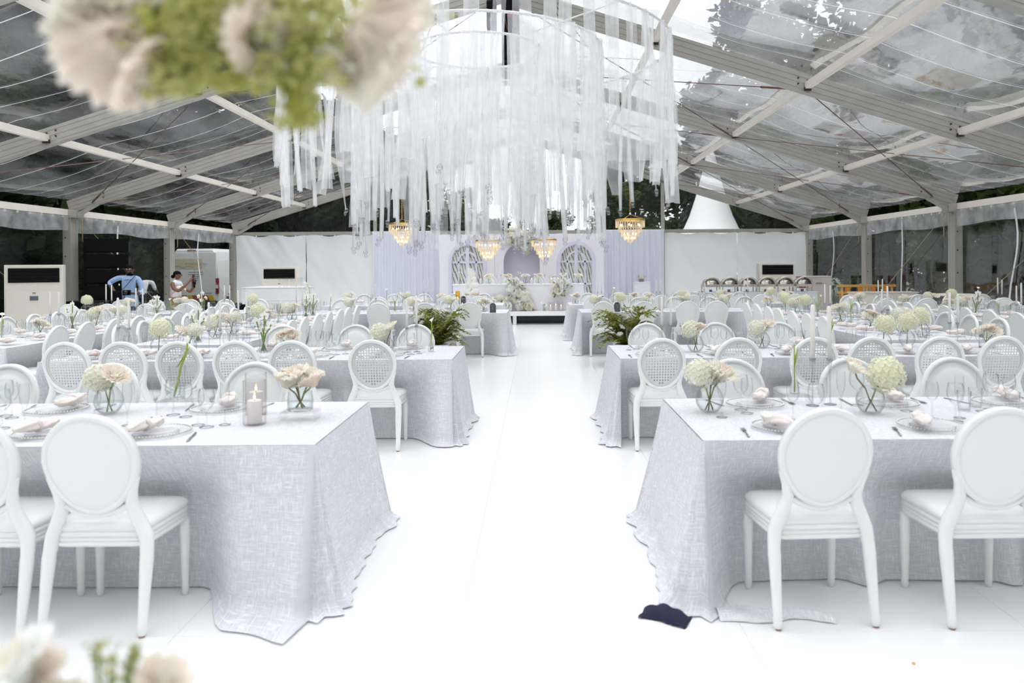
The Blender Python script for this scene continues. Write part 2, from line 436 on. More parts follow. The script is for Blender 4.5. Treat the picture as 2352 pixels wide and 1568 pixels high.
# ground outside and the white floor laid in panels
g = struct('ground', (MB().box((0, 30, -.16), (220, 200, .1)), ['grass_ground']))
fl = struct('floor', (MB().box((XC, 11.0, -.05), (21.8, 36.0, .08)), ['deck_white']))
pw, pl = 1.22, 2.44
me = MB().cbox((0, 0, 0), (pw - .0012, pl - .0012, .02), .0006).mesh('floor_panel', ['floor_white'])
j = 0
for a in range(18):
    for b in range(15):
        O('floor_panel', me, fl, (XC - 10.75 + pw * (a + .5), -6.5 + pl * (b + .5) , -.0102 + rnd.uniform(-.0002, 0)))

# portal frames: posts, rafters, brackets, bolts
def beam(mb, p, q, w, h, mat=0, up=(0, 0, 1)):
    p, q = Vector(p), Vector(q); t = (q - p); L = t.length; t.normalize(); u = Vector(up); a = t.cross(u).normalized(); b = a.cross(t)
    vs = []
    for e in (p, q):
        for sa, sb in ((-1, -1), (1, -1), (1, 1), (-1, 1)): vs.append(e + a * sa * w / 2 + b * sb * h / 2)
    mb.add(vs, [(0, 1, 2, 3), (7, 6, 5, 4), (0, 4, 5, 1), (1, 5, 6, 2), (2, 6, 7, 3), (3, 7, 4, 0)], mat, False)
for k, y in enumerate(FY):
    fr = struct('trim_%d' % (k + 1))
    for sx, x0 in ((-1, XL), (1, XR)):
        mb = MB(); mb.cbox((x0, y, 1.5), (.20, .30, 3.0), .012)
        for zz in (-.06, .06): mb.box((x0 - sx * .102, y + zz, 1.5), (.006, .012, 2.96))
        p = O('post', (mb, ['alu']), fr)
        mb = MB()
        for zz in (2.75, 2.35, 1.9, 1.35, .8): mb.tube([(x0 - .03, y - .15, zz), (x0 - .03, y - .16, zz)], .018, 8)
        O('bolt', (mb, ['bolt_dark']), p)
        mb = MB(); beam(mb, (x0, y, EAVE - .02), (XC, y, APEX - .02), .16, .30)
        for dz in (-.1, 0, .1):   # ribs of the extrusion
            beam(mb, (x0, y - .083, EAVE - .02 + dz), (XC, y - .083, APEX - .02 + dz), .008, .012)
        rf = O('rafter', (mb, ['alu']), fr)
        mb = MB(); mb.cbox((x0 - sx * .05, y, 2.93), (.38, .34, .20), .02)
        beam(mb, (x0 - sx * .05, y - .1, 2.78), (x0 - sx * .75, y - .1, 3.18), .02, .10); O('knee_bracket', (mb, ['alu']), fr)
        mb = MB()
        for t in (.08, .25, .265, .5, .515, .75, .765):
            x = x0 + (XC - x0) * t; zz = EAVE + (APEX - EAVE) * t; mb.tube([(x, y - .08, zz - .06), (x, y - .10, zz - .06)], .016, 7)
            mb.tube([(x, y - .08, zz + .04), (x, y - .10, zz + .04)], .016, 7)
        O('bolt', (mb, ['bolt_dark']), rf)
# purlins between the frames, an eave rail on either side, a ridge bar
pr = struct('trim_9')
for k in range(0, len(FY) - 1):
    y0, y1 = FY[k] + .09, FY[k + 1] - .09
    for u in (-8.1, -5.4, -2.7, 0, 2.7, 5.4, 8.1):
        x = XC + u; mb = MB(); beam(mb, (x, y0, roof_z(x) - .05), (x, y1, roof_z(x) - .05), .10, .12)
        o = O('purlin', (mb, ['alu_purlin']), pr)
        mb = MB(); mb.box((x, y0 + .01, roof_z(x) - .11), (.12, .05, .06)); mb.box((x, y1 - .01, roof_z(x) - .11), (.12, .05, .06)); O('bracket', (mb, ['bolt_dark']), o)
    for x0 in (XL, XR):
        mb = MB(); beam(mb, (x0, y0, EAVE - .16), (x0, y1, EAVE - .16), .09, .15)
        o = O('eave_rail', (mb, ['alu_purlin']), pr)
        mb = MB(); n = 12
        for i in range(n): mb.box((x0, y0 + (y1 - y0) * (i + .5) / n, EAVE - .26), (.03, .05, .05))
        O('clip', (mb, ['ring_white']), o)
# roof film, one sagging sheet to each bay and slope, with welded seams
ce = struct('ceiling')
for k in range(0, len(FY) - 1):
    y0, y1 = FY[k], FY[k + 1]
    for sx in (-1, 1):
        x0 = XL if sx < 0 else XR; ph = rnd.uniform(0, 6)
        def zf(u, v):
            x = XC + (x0 - XC) * u; y = y0 + (y1 - y0) * v
            seg = (u * 4) % 1.0
            sag = -.10 * math.sin(PI * seg) * math.sin(PI * v) - .07 * math.sin(PI * v) + .035 * noise.noise((x * .9, y * .9, ph))
            return Vector((x, y, roof_z(x) + .16 + sag * (1 if .001 < u < .999 else .4)))
        mb = MB(); mb.grid(zf, 32, 14)
        pn = O('roof_panel', (mb, ['roof_film' if sx < 0 else 'roof_film_sky_haze']), ce)
        mb = MB()
        for q in range(1, 6):
            v = q / 6 + rnd.uniform(-.01, .01)
            mb.grid(lambda a, b: zf(a, v + (b - .5) * .0045) - Vector((0, 0, .012)), 32, 1)
        for u in (.125, .4):
            pass
        O('seam', (mb, ['seam_white']), pn)
# side walls: clear film with folds, a milky valance, white edge tape
for nm, x0, sx in (('wall_left', XL, -1), ('wall_right', XR, 1)):
    wl = struct(nm)
    for k in range(0, len(FY) - 1):
        y0, y1 = FY[k] + .16, FY[k + 1] - .16
        mb = MB(); ph = rnd.uniform(0, 9)
        mb.grid(lambda u, v: Vector((x0 + sx * .05 + .018 * math.sin(u * 24 + 3 * math.sin(u * 7 + ph)) * (1 - v) + .02 * noise.noise((u * 6, v * 2, ph)), y0 + (y1 - y0) * u, .02 + 2.85 * v)), 60, 8)
        O('clear_panel', (mb, ['wall_film']), wl)
        mb = MB()
        mb.grid(lambda u, v: Vector((x0 - sx * .06 + .02 * math.sin(u * 30 + ph) * (1 - v), y0 + (y1 - y0) * u, 2.50 + .03 * math.sin(u * 9 + ph) * (1 - v) + .37 * v)), 40, 4)
        O('valance', (mb, ['valance_film']), wl)
        mb = MB(); yy = y0 + (y1 - y0) * (.55 if sx > 0 else .42)
        mb.tube([(x0, yy + .05 * math.sin(z * 2.2) * (1 if k % 2 else 3), z) for z in [i * .27 + .05 for i in range(11)]], .03, 6, flat=.3); O('white_tape', (mb, ['ring_white']), wl)
        mb = MB()
        mb.tube([(x0 - sx * .14, FY[k] + .2, 2.8), (x0 - sx * .05, y1, .15)], .007, 6); mb.tube([(x0 - sx * .14, FY[k] + .25, 2.85), (x0 - sx * .12, FY[k] + .3, 2.25)], .02, 5, flat=.3)
        O('bracing_strap', (mb, ['strap']), wl)
# roof bracing cables
for k in (2, 3, 4, 5, 6):
    if k % 2 == 1 and k != 5: continue
    y0, y1 = FY[k], FY[k + 1]
    for sx in (-1, 1):
        pts = [XC + sx * u for u in (10.3, 5.4, 0.2)]
        for (a, b, c_, d_) in ((pts[0], y0, pts[1], y1), (pts[0], y1, pts[1], y0), (pts[1], y0, pts[2], y1), (pts[1], y1, pts[2], y0)):
            mb = MB(); mb.tube([(a, b, roof_z(a) - .1), (c_, d_, roof_z(c_) - .1)], .010, 5)
            A = Vector((a, b, roof_z(a) - .1)); Bv = Vector((c_, d_, roof_z(c_) - .1)); mb.tube([A.lerp(Bv, .03), A.lerp(Bv, .12)], .022, 6)
            O('bracing_cable', (mb, ['cable']), ce)
# gable end: tarpaulin panels, rail, mullions, clear triangle
wb = struct('wall_back')
GY = 28.6
def tarp(x0, x1, z0, z1, seed):
    mb = MB()
    def fn(u, v):
        x = x0 + (x1 - x0) * u; z = z0 + (z1 - z0) * v
        d = .10 * noise.noise((x * 1.1 + z * .7, z * .8 - x * .3, seed)) + .05 * noise.noise((x * 3 + z * 2, z * 1.2, seed + 4))
        return Vector((x, GY - .12 + d, z + .03 * math.sin(u * 14) * v))
    mb.grid(fn, 60, 24); return O('tarpaulin', (mb, ['tarp']), wb)
xs = [XL + .15, -8.6, -6.0, -3.3, -.6, 2.2, 4.72, 7.5, XR - .15]
for i in range(len(xs) - 1): tarp(xs[i] + .01, xs[i + 1] - .01, .02, 2.78, i * 3.7)
mb = MB(); beam(mb, (XL, GY, 2.86), (XR, GY, 2.86), .10, .14)
r_ = O('gable_rail', (mb, ['alu']), wb)
mb = MB()
for i in range(44): mb.box((XL + .4 + i * .49, GY - .07, 2.77), (.04, .03, .07))
O('clip', (mb, ['ring_white']), r_)
for x in (-6.0, XC, 4.72):
    mb = MB(); mb.cbox((x, GY - .2, roof_z(x) / 2 - .1), (.12, .12, roof_z(x) - .2), .01)
    for z in (.8, 1.6, 2.2, 2.6): mb.tube([(x, GY - .26, z), (x, GY - .265, z)], .014, 6)
    O('gable_post', (mb, ['alu']), wb)
mb = MB(); mb.add([(XL, GY, 2.93), (XR, GY, 2.93), (XC, GY, APEX)], [(0, 1, 2)], 0, False)
O('gable_pane', (mb, ['wall_film']), wb)

# the end behind the camera, closed with clear film
wf = struct('wall_front')
for i in range(8):
    x0 = XL + (XR - XL) * i / 8; x1 = XL + (XR - XL) * (i + 1) / 8
    O('clear_panel', (MB().grid(lambda u, v: Vector((x0 + (x1 - x0) * u, FY[0] + .1 * noise.noise((u * 3, v * 2, i)), .02 + 2.8 * v)), 12, 6), ['wall_film']), wf)
O('gable_pane', (MB().add([(XL, FY[0], 2.93), (XR, FY[0], 2.93), (XC, FY[0], APEX)], [(0, 1, 2)], 0, False), ['wall_film']), wf)

# ================================================================== OUTSIDE: trees, marquee top, van
def tree_proto(seed, h, r, mat, n=3800, ls=.34, low=.12):
    q = random.Random(seed)
    tr = MB(); tr.tube([(0, 0, 0), (.1, .05, h * .3), (-.05, .1, h * .6), (.05, 0, h * .9)], [.24, .18, .12, .03], 7)
    for i in range(7):
        z = h * q.uniform(.3, .7); a = q.uniform(0, 6.28); L = r * q.uniform(.5, .8)
        tr.tube([(0, 0, z), (L * .5 * math.cos(a), L * .5 * math.sin(a), z + L * .3), (L * math.cos(a), L * math.sin(a), z + L * .7)], [.09, .06, .02], 5)
    blobs = []
    for i in range(16):
        t = q.uniform(low, 1); rr = r * (1 - abs(t - .45) * .9) * q.uniform(.2, .85); a = q.uniform(0, 6.28)
        blobs.append((Vector((rr * math.cos(a), rr * math.sin(a), h * t)), r * q.uniform(.28, .5)))
    lf = MB(); vs = []; fs = []
    for i in range(n):
        c, br = blobs[i % 16]; d = Vector((q.gauss(0, 1), q.gauss(0, 1), q.gauss(0, 1))).normalized() * br * q.uniform(.45, 1.05)
        p = c + Vector((d.x, d.y, d.z * .85)); e = Vector((q.gauss(0, 1), q.gauss(0, 1), q.gauss(0, .6))).normalized(); f = e.orthogonal().normalized()
        s_ = ls * q.uniform(.6, 1.3); b = len(vs)
        vs += [p - e * s_ * .5, p + f * s_ * .28, p + e * s_ * .6, p - f * s_ * .28]; fs.append((b, b + 1, b + 2, b + 3))
    lf.add(vs, fs, 0, False)
    return tr.mesh('trunk', ['bark']), lf.mesh('crown', [mat])
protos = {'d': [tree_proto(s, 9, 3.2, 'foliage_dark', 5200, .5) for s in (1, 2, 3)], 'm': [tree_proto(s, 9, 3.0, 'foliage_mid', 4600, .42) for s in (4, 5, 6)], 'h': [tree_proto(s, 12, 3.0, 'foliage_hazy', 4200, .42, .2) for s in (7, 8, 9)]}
kname = {'d': 'dark leafy tree', 'm': 'mid green leafy tree', 'h': 'tall pale grey-green tree'}
def tree(k, i, x, y, s, lab):
    t = thing('tree', lab, 'tree', (x, y, -.12), rnd.uniform(0, 6.28), 'trees round the tent'); t.scale = (s, s, s)
    a, b = protos[k][i % 3]; O('trunk', a, t); O('crown', b, t)
n = 0
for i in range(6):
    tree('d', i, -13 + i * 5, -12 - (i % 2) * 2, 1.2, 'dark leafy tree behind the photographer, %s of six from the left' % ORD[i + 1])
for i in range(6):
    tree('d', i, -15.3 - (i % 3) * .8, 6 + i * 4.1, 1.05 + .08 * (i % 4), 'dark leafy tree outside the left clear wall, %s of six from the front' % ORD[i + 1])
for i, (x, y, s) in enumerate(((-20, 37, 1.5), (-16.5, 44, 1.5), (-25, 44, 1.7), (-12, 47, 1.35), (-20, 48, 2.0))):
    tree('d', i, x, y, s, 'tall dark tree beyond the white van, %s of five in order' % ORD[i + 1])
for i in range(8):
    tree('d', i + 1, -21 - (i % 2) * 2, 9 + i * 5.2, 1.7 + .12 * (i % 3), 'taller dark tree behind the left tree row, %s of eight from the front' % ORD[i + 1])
for i in range(8):
    tree('m' if i % 2 else 'd', i, 14.6 + (i % 3) * .9, 9 + i * 3.6, .95 + .1 * (i % 3), 'green leafy tree outside the right clear wall, %s of eight from the front' % ORD[i + 1])
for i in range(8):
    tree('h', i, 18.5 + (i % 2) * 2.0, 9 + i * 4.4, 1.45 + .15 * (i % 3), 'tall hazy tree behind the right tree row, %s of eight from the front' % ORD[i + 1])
for i, (x, s, k) in enumerate(((-13.5, 1.15, 'd'), (-9.8, 1.0, 'd'), (-6.6, .85, 'm'), (-3.9, .62, 'm'), (3.6, .6, 'm'), (5.2, .9, 'm'), (11.6, 1.0, 'm'), (14.4, 1.25, 'm'))):
    tree(k, i, x, 37.5 + (i % 2) * 1.5 + (2 if i in (0, 5) else 0), s, 'leafy tree behind the gable end, %s of eight from the left' % ORD[i + 1])
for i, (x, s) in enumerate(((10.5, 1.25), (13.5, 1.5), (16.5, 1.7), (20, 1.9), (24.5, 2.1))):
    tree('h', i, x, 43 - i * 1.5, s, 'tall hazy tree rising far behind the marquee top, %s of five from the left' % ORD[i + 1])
for i in range(9):
    tree('m' if i > 3 else 'd', i, -17 + i * 4.6, 58 + (i % 2) * 3, .62 if 2 < i < 6 else 1.2, 'distant tree on the skyline beyond the gable, %s of nine from the left' % ORD[i + 1])
# hedges close off the view at ground level
def hedge(lab, x0, y0, x1, y1, h, seed, mat):
    q = random.Random(seed); vs = []; fs = []
    for i in range(7000):
        t = q.random(); p = Vector((x0 + (x1 - x0) * t + q.gauss(0, .35), y0 + (y1 - y0) * t + q.gauss(0, .35), q.uniform(0, h) - .1))
        e = Vector((q.gauss(0, 1), q.gauss(0, 1), q.gauss(0, 1))).normalized(); f = e.orthogonal().normalized(); s_ = q.uniform(.18, .4); b = len(vs)
        vs += [p - e * s_ * .5, p + f * s_ * .3, p + e * s_ * .5, p - f * s_ * .3]; fs.append((b, b + 1, b + 2, b + 3))
    mb = MB(); mb.add(vs, fs, 0, False); o = O('hedge', (mb, [mat]))
    tag(o, lab, 'hedge', kind='stuff')
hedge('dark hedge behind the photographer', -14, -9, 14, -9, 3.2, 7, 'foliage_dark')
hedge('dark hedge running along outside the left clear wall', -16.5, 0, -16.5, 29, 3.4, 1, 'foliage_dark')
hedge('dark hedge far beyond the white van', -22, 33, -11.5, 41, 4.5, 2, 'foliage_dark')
hedge('green hedge running along outside the right clear wall', 15.8, 4, 15.8, 34, 2.8, 3, 'foliage_dark')
hedge('green hedge behind the gable end', -12, 40, 16, 40, 3.6, 4, 'foliage_mid')
# pointed white marquee top behind the gable, right
t = thing('pointed_marquee', 'white pointed marquee tent top seen over the right gable wall', 'tent', (7.85, 34.2, -.1))
prof = [(2.0, 2.55), (1.55, 2.9), (1.2, 3.35), (.95, 3.9), (.68, 4.7), (.40, 5.7), (.2, 6.6), (.12, 6.8)]
mb = MB(); mb.lathe(prof, 32); O('canopy', (mb, ['marquee']), t)
mb = MB(); mb.lathe([(2.0, 2.55), (2.0, 2.25)], 32); O('canopy_skirt', (mb, ['marquee']), t)
for i in range(4):
    a = PI / 4 + i * PI / 2; mb = MB(); mb.tube([(1.95 * math.cos(a), 1.95 * math.sin(a), 0), (1.95 * math.cos(a), 1.95 * math.sin(a), 2.55)], .05, 8); O('pole', (mb, ['alu']), t)
# van
t = thing('van', 'white panel van with beige printed panel parked outside the left wall', 'van', (-13.55, 30.2, -.11), R(-5))
W_, L_ = 1.95, 5.6
sec = [(-.97, .35), (-.99, .8), (-.98, 1.35), (-.92, 2.0), (-.84, 2.36), (-.74, 2.48), (.74, 2.48), (.84, 2.36), (.92, 2.0), (.98, 1.35), (.99, .8), (.97, .35)]
mb = MB(); st = [(0, .97), (.06, 1.0), (3.9, 1.0), (4.5, .92), (5.0, .6), (5.55, .5), (5.6, .35)]
vs = []
for y, k in st:
    for x, z in sec: vs.append((x * (1 if k > .9 else .96), y, .35 + (z - .35) * k))
nS = len(sec); fs = [(i * nS + j, i * nS + j + 1, (i + 1) * nS + j + 1, (i + 1) * nS + j) for i in range(len(st) - 1) for j in range(nS - 1)] + [tuple(range(nS - 1, -1, -1)), tuple((len(st) - 1) * nS + j for j in range(nS))]
mb.add(vs, fs, 0, False); O('body', (mb, ['van_white']), t)
for sx in (-1, 1):
    d = O('rear_door', (MB().cbox((sx * .46, -.02, 1.38), (.90, .04, 1.9), .02), ['van_white']), t)
    O('handle', (MB().cbox((sx * .06, -.05, 1.15), (.05, .03, .16), .01), ['black']), d)
    lamp = O('tail_lamp', (MB().cbox((sx * .95, -.02, 1.0), (.12, .07, .62), .02), ['red_lamp']), t)
    O('reversing_lens', (MB().cbox((sx * .95, -.06, .98), (.10, .01, .14), .004), ['van_white']), lamp)
    for y in (.9, 4.6):
        wmb = MB(); wmb.tube([(sx * .98, y, .33), (sx * .76, y, .33)], .34, 20); wmb.tube([(sx * .985, y, .33), (sx * .97, y, .33)], .2, 14); O('wheel', (wmb, ['rubber']), t)
p = O('printed_panel', (MB().box((-.28, -.045, 1.88), (1.25, .006, .40)), ['van_decal']), t)
mb = MB(); q = random.Random(5)
for i in range(9): mb.tube([(-.35 + i * .1, -.05, 1.84 + .03 * math.sin(i)), (-.31 + i * .1, -.05, 1.93 + .02 * math.cos(i * 2)), (-.27 + i * .1, -.05, 1.85)], .006, 4)
mb.tube([(-.8 + i * .06, -.05, 1.76 + .03 * math.sin(i * .8)) for i in range(14)], .006, 4)
O('script_lettering', (mb, ['van_ink']), p)
mb = MB()
for r_i, (wd, zz) in enumerate(((.62, 1.55), (.66, 1.46), (.36, 1.38), (.3, 1.31), (.24, 1.24))):
    for i in range(int(wd / .05)): mb.box((.1 - wd / 2 + i * .05, -.045, zz), (.036, .004, .022 + .008 * (i % 3)))
for i in range(5): mb.box((.5 + i * .055, -.045, .72), (.04, .004, .03))
O('small_print', (mb, ['van_ink']), t)
for i in range(8):
    O('chevron', (MB().add([(-.86 + i * .215, -.045, .42), (-.645 + i * .215, -.045, .42), (-.745 + i * .215, -.045, .64), (-.96 + i * .215 if i else -.86, -.045, .64)], [(0, 1, 2, 3)], 0, False), ['decal_yellow' if i % 2 else 'decal_red']), t)
O('bumper', (MB().cbox((0, -.05, .34), (1.9, .12, .16), .02), ['rubber']), t)
O('brake_lamp', (MB().box((-.1, -.03, 2.42), (.35, .02, .04)), ['red_lamp']), t)
o = O('side_poster', (MB().box((1.0, 1.5, 1.45), (.006, 1.0, .95)), ['van_decal']), t)
mb = MB(); mb.tube([(1.01, 1.3, 1.75), (1.01, 1.3, 1.1)], .03, 5); mb.tube([(1.01, 1.75, 1.7), (1.01, 1.7, 1.25)], .02, 5); mb.tube([(1.01, 1.5, 1.05), (1.01, 1.8, 1.1)], .025, 5); O('printed_tools', (mb, ['strap']), o)
mb = MB()
for zz, n_ in ((.78, 5), (.66, 9), (.53, 5)):
    for i in range(n_): mb.box((.99, .8 + i * .12 + (9 - n_) * .05, zz), (.01, .09, .04))
O('side_print', (mb, ['van_ink']), t)
mb = MB(); mb.tube([(.98, 3.6, 1.5), (1.2, 3.6, 1.5)], .03, 6); mb.cbox((1.2, 3.6, 1.55), (.1, .06, .3), .02); O('wing_mirror', (mb, ['black']), t)
# ================================================================== CHAIRS
def egg(t, k=1.0, off=0.0):
    a, cz = .2065, .748
    s_, c_ = math.sin(t), math.cos(t)
    b = .212 if c_ > 0 else .238
    x = (a * k - off) * s_ * (1 - .10 * max(0, -c_) ** 1.5); z = cz + (b * k - off) * c_
    return x, z
def back_y(z): return -.035 + (.958 - z) * .19            # the back leans away from the sitter
def chair_meshes():
    out = {}
    mb = MB(); n = 40; prof = [(-.012, -.018), (-.012, .012), (-.005, .019), (.008, .019), (.016, .010), (.016, -.018)]
    vs = []; k = len(prof)
    for i in range(n):
        t = 2 * PI * i / n
        for (r_, y) in prof:
            x, z = egg(t, 1.0, .016 - r_); vs.append((x, back_y(z) - y, z))
    mb.add(vs, [(i * k + j, ((i + 1) % n) * k + j, ((i + 1) % n) * k + (j + 1) % k, i * k + (j + 1) % k) for i in range(n) for j in range(k)])
    out['back_frame'] = mb.mesh('back_frame', ['chair_white'])
    # smooth panel: domed to the back, a stepped moulding and flat pad to the front
    mb = MB()
    for sgn in (1, -1):
        rings = [(0.0, .010), (.03, .010), (.045, .004), (.06, .010), (.085, .014), (.13, .016), (.206, .017)] if sgn < 0 else [(.012, .014), (.016, .017), (.03, .021), (.06, .025), (.10, .028), (.15, .030), (.206, .031)]
        vs = []
        for off, dy in rings:
            for i in range(32):
                x, z = egg(2 * PI * i / 32, 1.0, min(off + .012, .2045)); vs.append((x, back_y(z) - sgn * dy * .9, z))
        m_ = len(rings)
        fs = [(a * 32 + i, a * 32 + (i + 1) % 32, (a + 1) * 32 + (i + 1) % 32, (a + 1) * 32 + i) for a in range(m_ - 1) for i in range(32)] + [tuple((m_ - 1) * 32 + i for i in range(32))]
        mb.add(vs, fs)
    out['back_panel'] = mb.mesh('back_panel', ['chair_white'])
    # woven-look panel with a grid of holes
    bm = bmesh.new(); P = .0235; cache = {}
    def V(x, z):
        key = (round(x, 4), round(z, 4))
        if key not in cache: cache[key] = bm.verts.new((x, back_y(z), z))
        return cache[key]
    def inside(x, z, k):
        dz = z - .748; b = (.212 if dz > 0 else .238) * k; c_ = dz / b
        if abs(c_) >= 1: return False
        return abs(x) < .2065 * k * math.sqrt(1 - c_ * c_) * (1 - .10 * max(0, -c_) ** 1.5)
    for i in range(-10, 10):
        for j in range(-13, 12):
            x0, z0 = i * P, .748 + j * P; x1, z1 = x0 + P, z0 + P
            cs = [(x0, z0), (x1, z0), (x1, z1), (x0, z1)]
            if not all(inside(x, z, .975) for x, z in cs): continue
            vo = [V(*c) for c in cs]
            if all(inside(x, z, .80) for x, z in cs):
                h = P * .20; vi = [V(x0 + h, z0 + h), V(x1 - h, z0 + h), V(x1 - h, z1 - h), V(x0 + h, z1 - h)]
                for q in range(4): bm.faces.new((vo[q], vo[(q + 1) % 4], vi[(q + 1) % 4], vi[q]))
            else: bm.faces.new(vo)
    bmesh.ops.solidify(bm, geom=bm.faces[:], thickness=.008); bm.verts.index_update()
    mb = MB(); mb.add([v.co for v in bm.verts], [[v.index for v in f.verts] for f in bm.faces], 0, False); bm.free()
    # border between lattice and frame
    vs = []
    for off in (.02, .048):
        for dy in (.006, -.006):
            for i in range(36):
                x, z = egg(2 * PI * i / 36, 1.0, off); vs.append((x, back_y(z) + dy, z))
    q36 = lambda a, b: [(a * 36 + i, a * 36 + (i + 1) % 36, b * 36 + (i + 1) % 36, b * 36 + i) for i in range(36)]
    mb.add(vs, q36(0, 2) + q36(1, 3) + q36(0, 1) + q36(2, 3))
    out['cane_panel'] = mb.mesh('cane_panel', ['chair_white'])
    # seat apron with grooves, and cushion
    def outline(y0, y1, w0, w1, r, n=6):
        cs = [(-w0, y0), (w0, y0), (w1, y1), (-w1, y1)]; pts = []
        for i in range(4):
            p, a, b = Vector(cs[i]), Vector(cs[i - 1]), Vector(cs[(i + 1) % 4])
            d1 = (a - p).normalized() * r; d2 = (b - p).normalized() * r
            for q in range(n + 1):
                t = q / n; pts.append((p + d1) * (1 - t) ** 2 + p * 2 * t * (1 - t) + (p + d2) * t * t)
        return pts
    def stack(mb, levels, capt=True, capb=True):
        vs = []; n = None
        for (z, ins, dome) in levels:
            o_ = outline(.055 + ins, .455 - ins,   .205 - ins, .226 - ins, .06 - min(.03, ins * .3)); n = len(o_); vs += [(p.x, p.y, z) for p in o_]
        k = len(levels); fs = [(a * n + i, a * n + (i + 1) % n, (a + 1) * n + (i + 1) % n, (a + 1) * n + i) for a in range(k - 1) for i in range(n)]
        if capt: fs.append(tuple((k - 1) * n + i for i in range(n)))
        if capb: fs.append(tuple(range(n - 1, -1, -1)))
        mb.add(vs, fs)
    mb = MB(); stack(mb, [(.365, .006, 0), (.372, 0, 0), (.384, 0, 0), (.386, .004, 0), (.390, .004, 0), (.392, 0, 0), (.402, 0, 0), (.404, .004, 0), (.408, .004, 0), (.410, 0, 0), (.426, 0, 0), (.430, .005, 0)])
    out['seat_frame'] = mb.mesh('seat_frame', ['chair_white'])
    mb = MB(); stack(mb, [(.430, .004, 0), (.445, -.003, 0), (.458, 0, 0), (.470, .012, 0), (.478, .035, 0), (.483, .08, 0), (.486, .14, 0)])
    out['seat'] = mb.mesh('seat', ['cushion'])
    for sx in (-1, 1):
        mb = MB()
        path = [(sx * .188, back_y(.68), .68), (sx * .163, back_y(.62) + .002, .62), (sx * .151, .045, .565), (sx * .163, .055, .51), (sx * .186, .064, .455), (sx * .204, .066, .41), (sx * .209, .06, .365), (sx * .212, .052, .33)]
        rad = [.014, .021, .026, .029, .031, .031, .029, .027]
        for (z, r_) in ((.322, .029), (.315, .027), (.310, .029), (.30, .028), (.05, .019), (.045, .021), (.038, .019), (.03, .021), (.01, .017), (.006, .014)):
            path.append((sx * (.212 + (.33 - z) * .008), .052 - (.33 - z) * .16, z)); rad.append(r_)
        mb.tube(path, rad, 10); mb.tube([(sx * .2146, -.0008, .006), (sx * .2146, -.001, 0)], .0135, 10, 1)
        out['rear%d' % sx] = mb.mesh('leg', ['chair_white', 'chair_foot'])
        mb = MB(); mb.tube([(sx * .205, .425, z) for z in (.37, .33, .322, .315, .308, .30, .05, .045, .038, .03, .008, .0)], [.022, .022, .025, .022, .025, .024, .016, .018, .016, .018, .014, .012], 10)
        out['front%d' % sx] = mb.mesh('leg', ['chair_white'])
    # scalloped cross rail below the oval
    mb = MB(); pts = [(-.15, .044, .545), (-.125, .045, .548), (-.10, .045, .53), (-.05, .045, .512), (0, .045, .507), (.05, .045, .512), (.10, .045, .53), (.125, .045, .548), (.15, .044, .545)]
    mb.tube(pts, .014, 8); out['cross_rail'] = mb.mesh('cross_rail', ['chair_white'])
    return out
CM = chair_meshes()
def chair(x, y, rz, cane, label, group, z=0.0):
    t = thing('oval_back_chair', label, 'chair', (x, y, z), rz, group)
    O('back_frame', CM['back_frame'], t); O('cane_panel' if cane else 'back_panel', CM['cane_panel' if cane else 'back_panel'], t)
    O('seat_frame', CM['seat_frame'], t); O('seat', CM['seat'], t); O('cross_rail', CM['cross_rail'], t)
    for sx in (-1, 1): O('leg', CM['rear%d' % sx], t); O('leg', CM['front%d' % sx], t)
    return t

# ================================================================== TABLEWARE
TZ = .752
def glass_mesh(prof, water=None, n=18):
    mb = MB(); mb.lathe(prof, n)
    return mb
GM = {}
GM['goblet'] = MB().lathe([(.001, .004), (.036, .003), (.037, .001), (.036, 0), (.03, .004), (.008, .008), (.0042, .02), (.004, .085), (.006, .092), (.022, .1), (.036, .118), (.042, .142), (.041, .168), (.035, .20), (.0345, .2)], 18).mesh('goblet_glass', ['glass'])
GM['wine'] = MB().lathe([(.001, .004), (.033, .003), (.034, .001), (.033, 0), (.027, .004), (.007, .008), (.004, .02), (.0038, .09), (.006, .097), (.02, .106), (.031, .125), (.034, .145), (.031, .175), (.027, .198)], 18).mesh('wine_glass', ['glass'])
GM['flute'] = MB().lathe([(.001, .004), (.03, .003), (.031, .001), (.03, 0), (.02, .004), (.006, .008), (.004, .03), (.0045, .08), (.010, .1), (.021, .13), (.025, .17), (.022, .225)], 16).mesh('flute_glass', ['glass'])
GM['tumbler'] = MB().lathe([(.001, .006), (.03, .006), (.031, 0), (.034, .05), (.037, .11), (.036, .11)], 18).mesh('tumbler', ['glass'])
mb = MB(); mb.lathe([(.001, .004), (.09, .004), (.105, .006), (.12, .011), (.160, .015), (.163, .013), (.12, .006), (.1, 0), (.001, 0)], 40)
PLATE = mb.mesh('charger_plate', ['plate_glass'])
mb = MB()
for i in range(64): mb.ball((.161 * math.cos(i * PI / 32), .161 * math.sin(i * PI / 32), .0155), .0052, 5, 4)
mb.torus((0, 0, .006), .105, .0018, 40, 5)
BEADS = mb.mesh('beaded_rim', ['silver'])
mb = MB(); mb.lathe([(.001, .017), (.085, .017), (.10, .021), (.112, .026), (.113, .024), (.10, .016), (.07, .011), (.001, .011)], 36); DINNER = mb.mesh('glass_plate', ['plate_glass'])
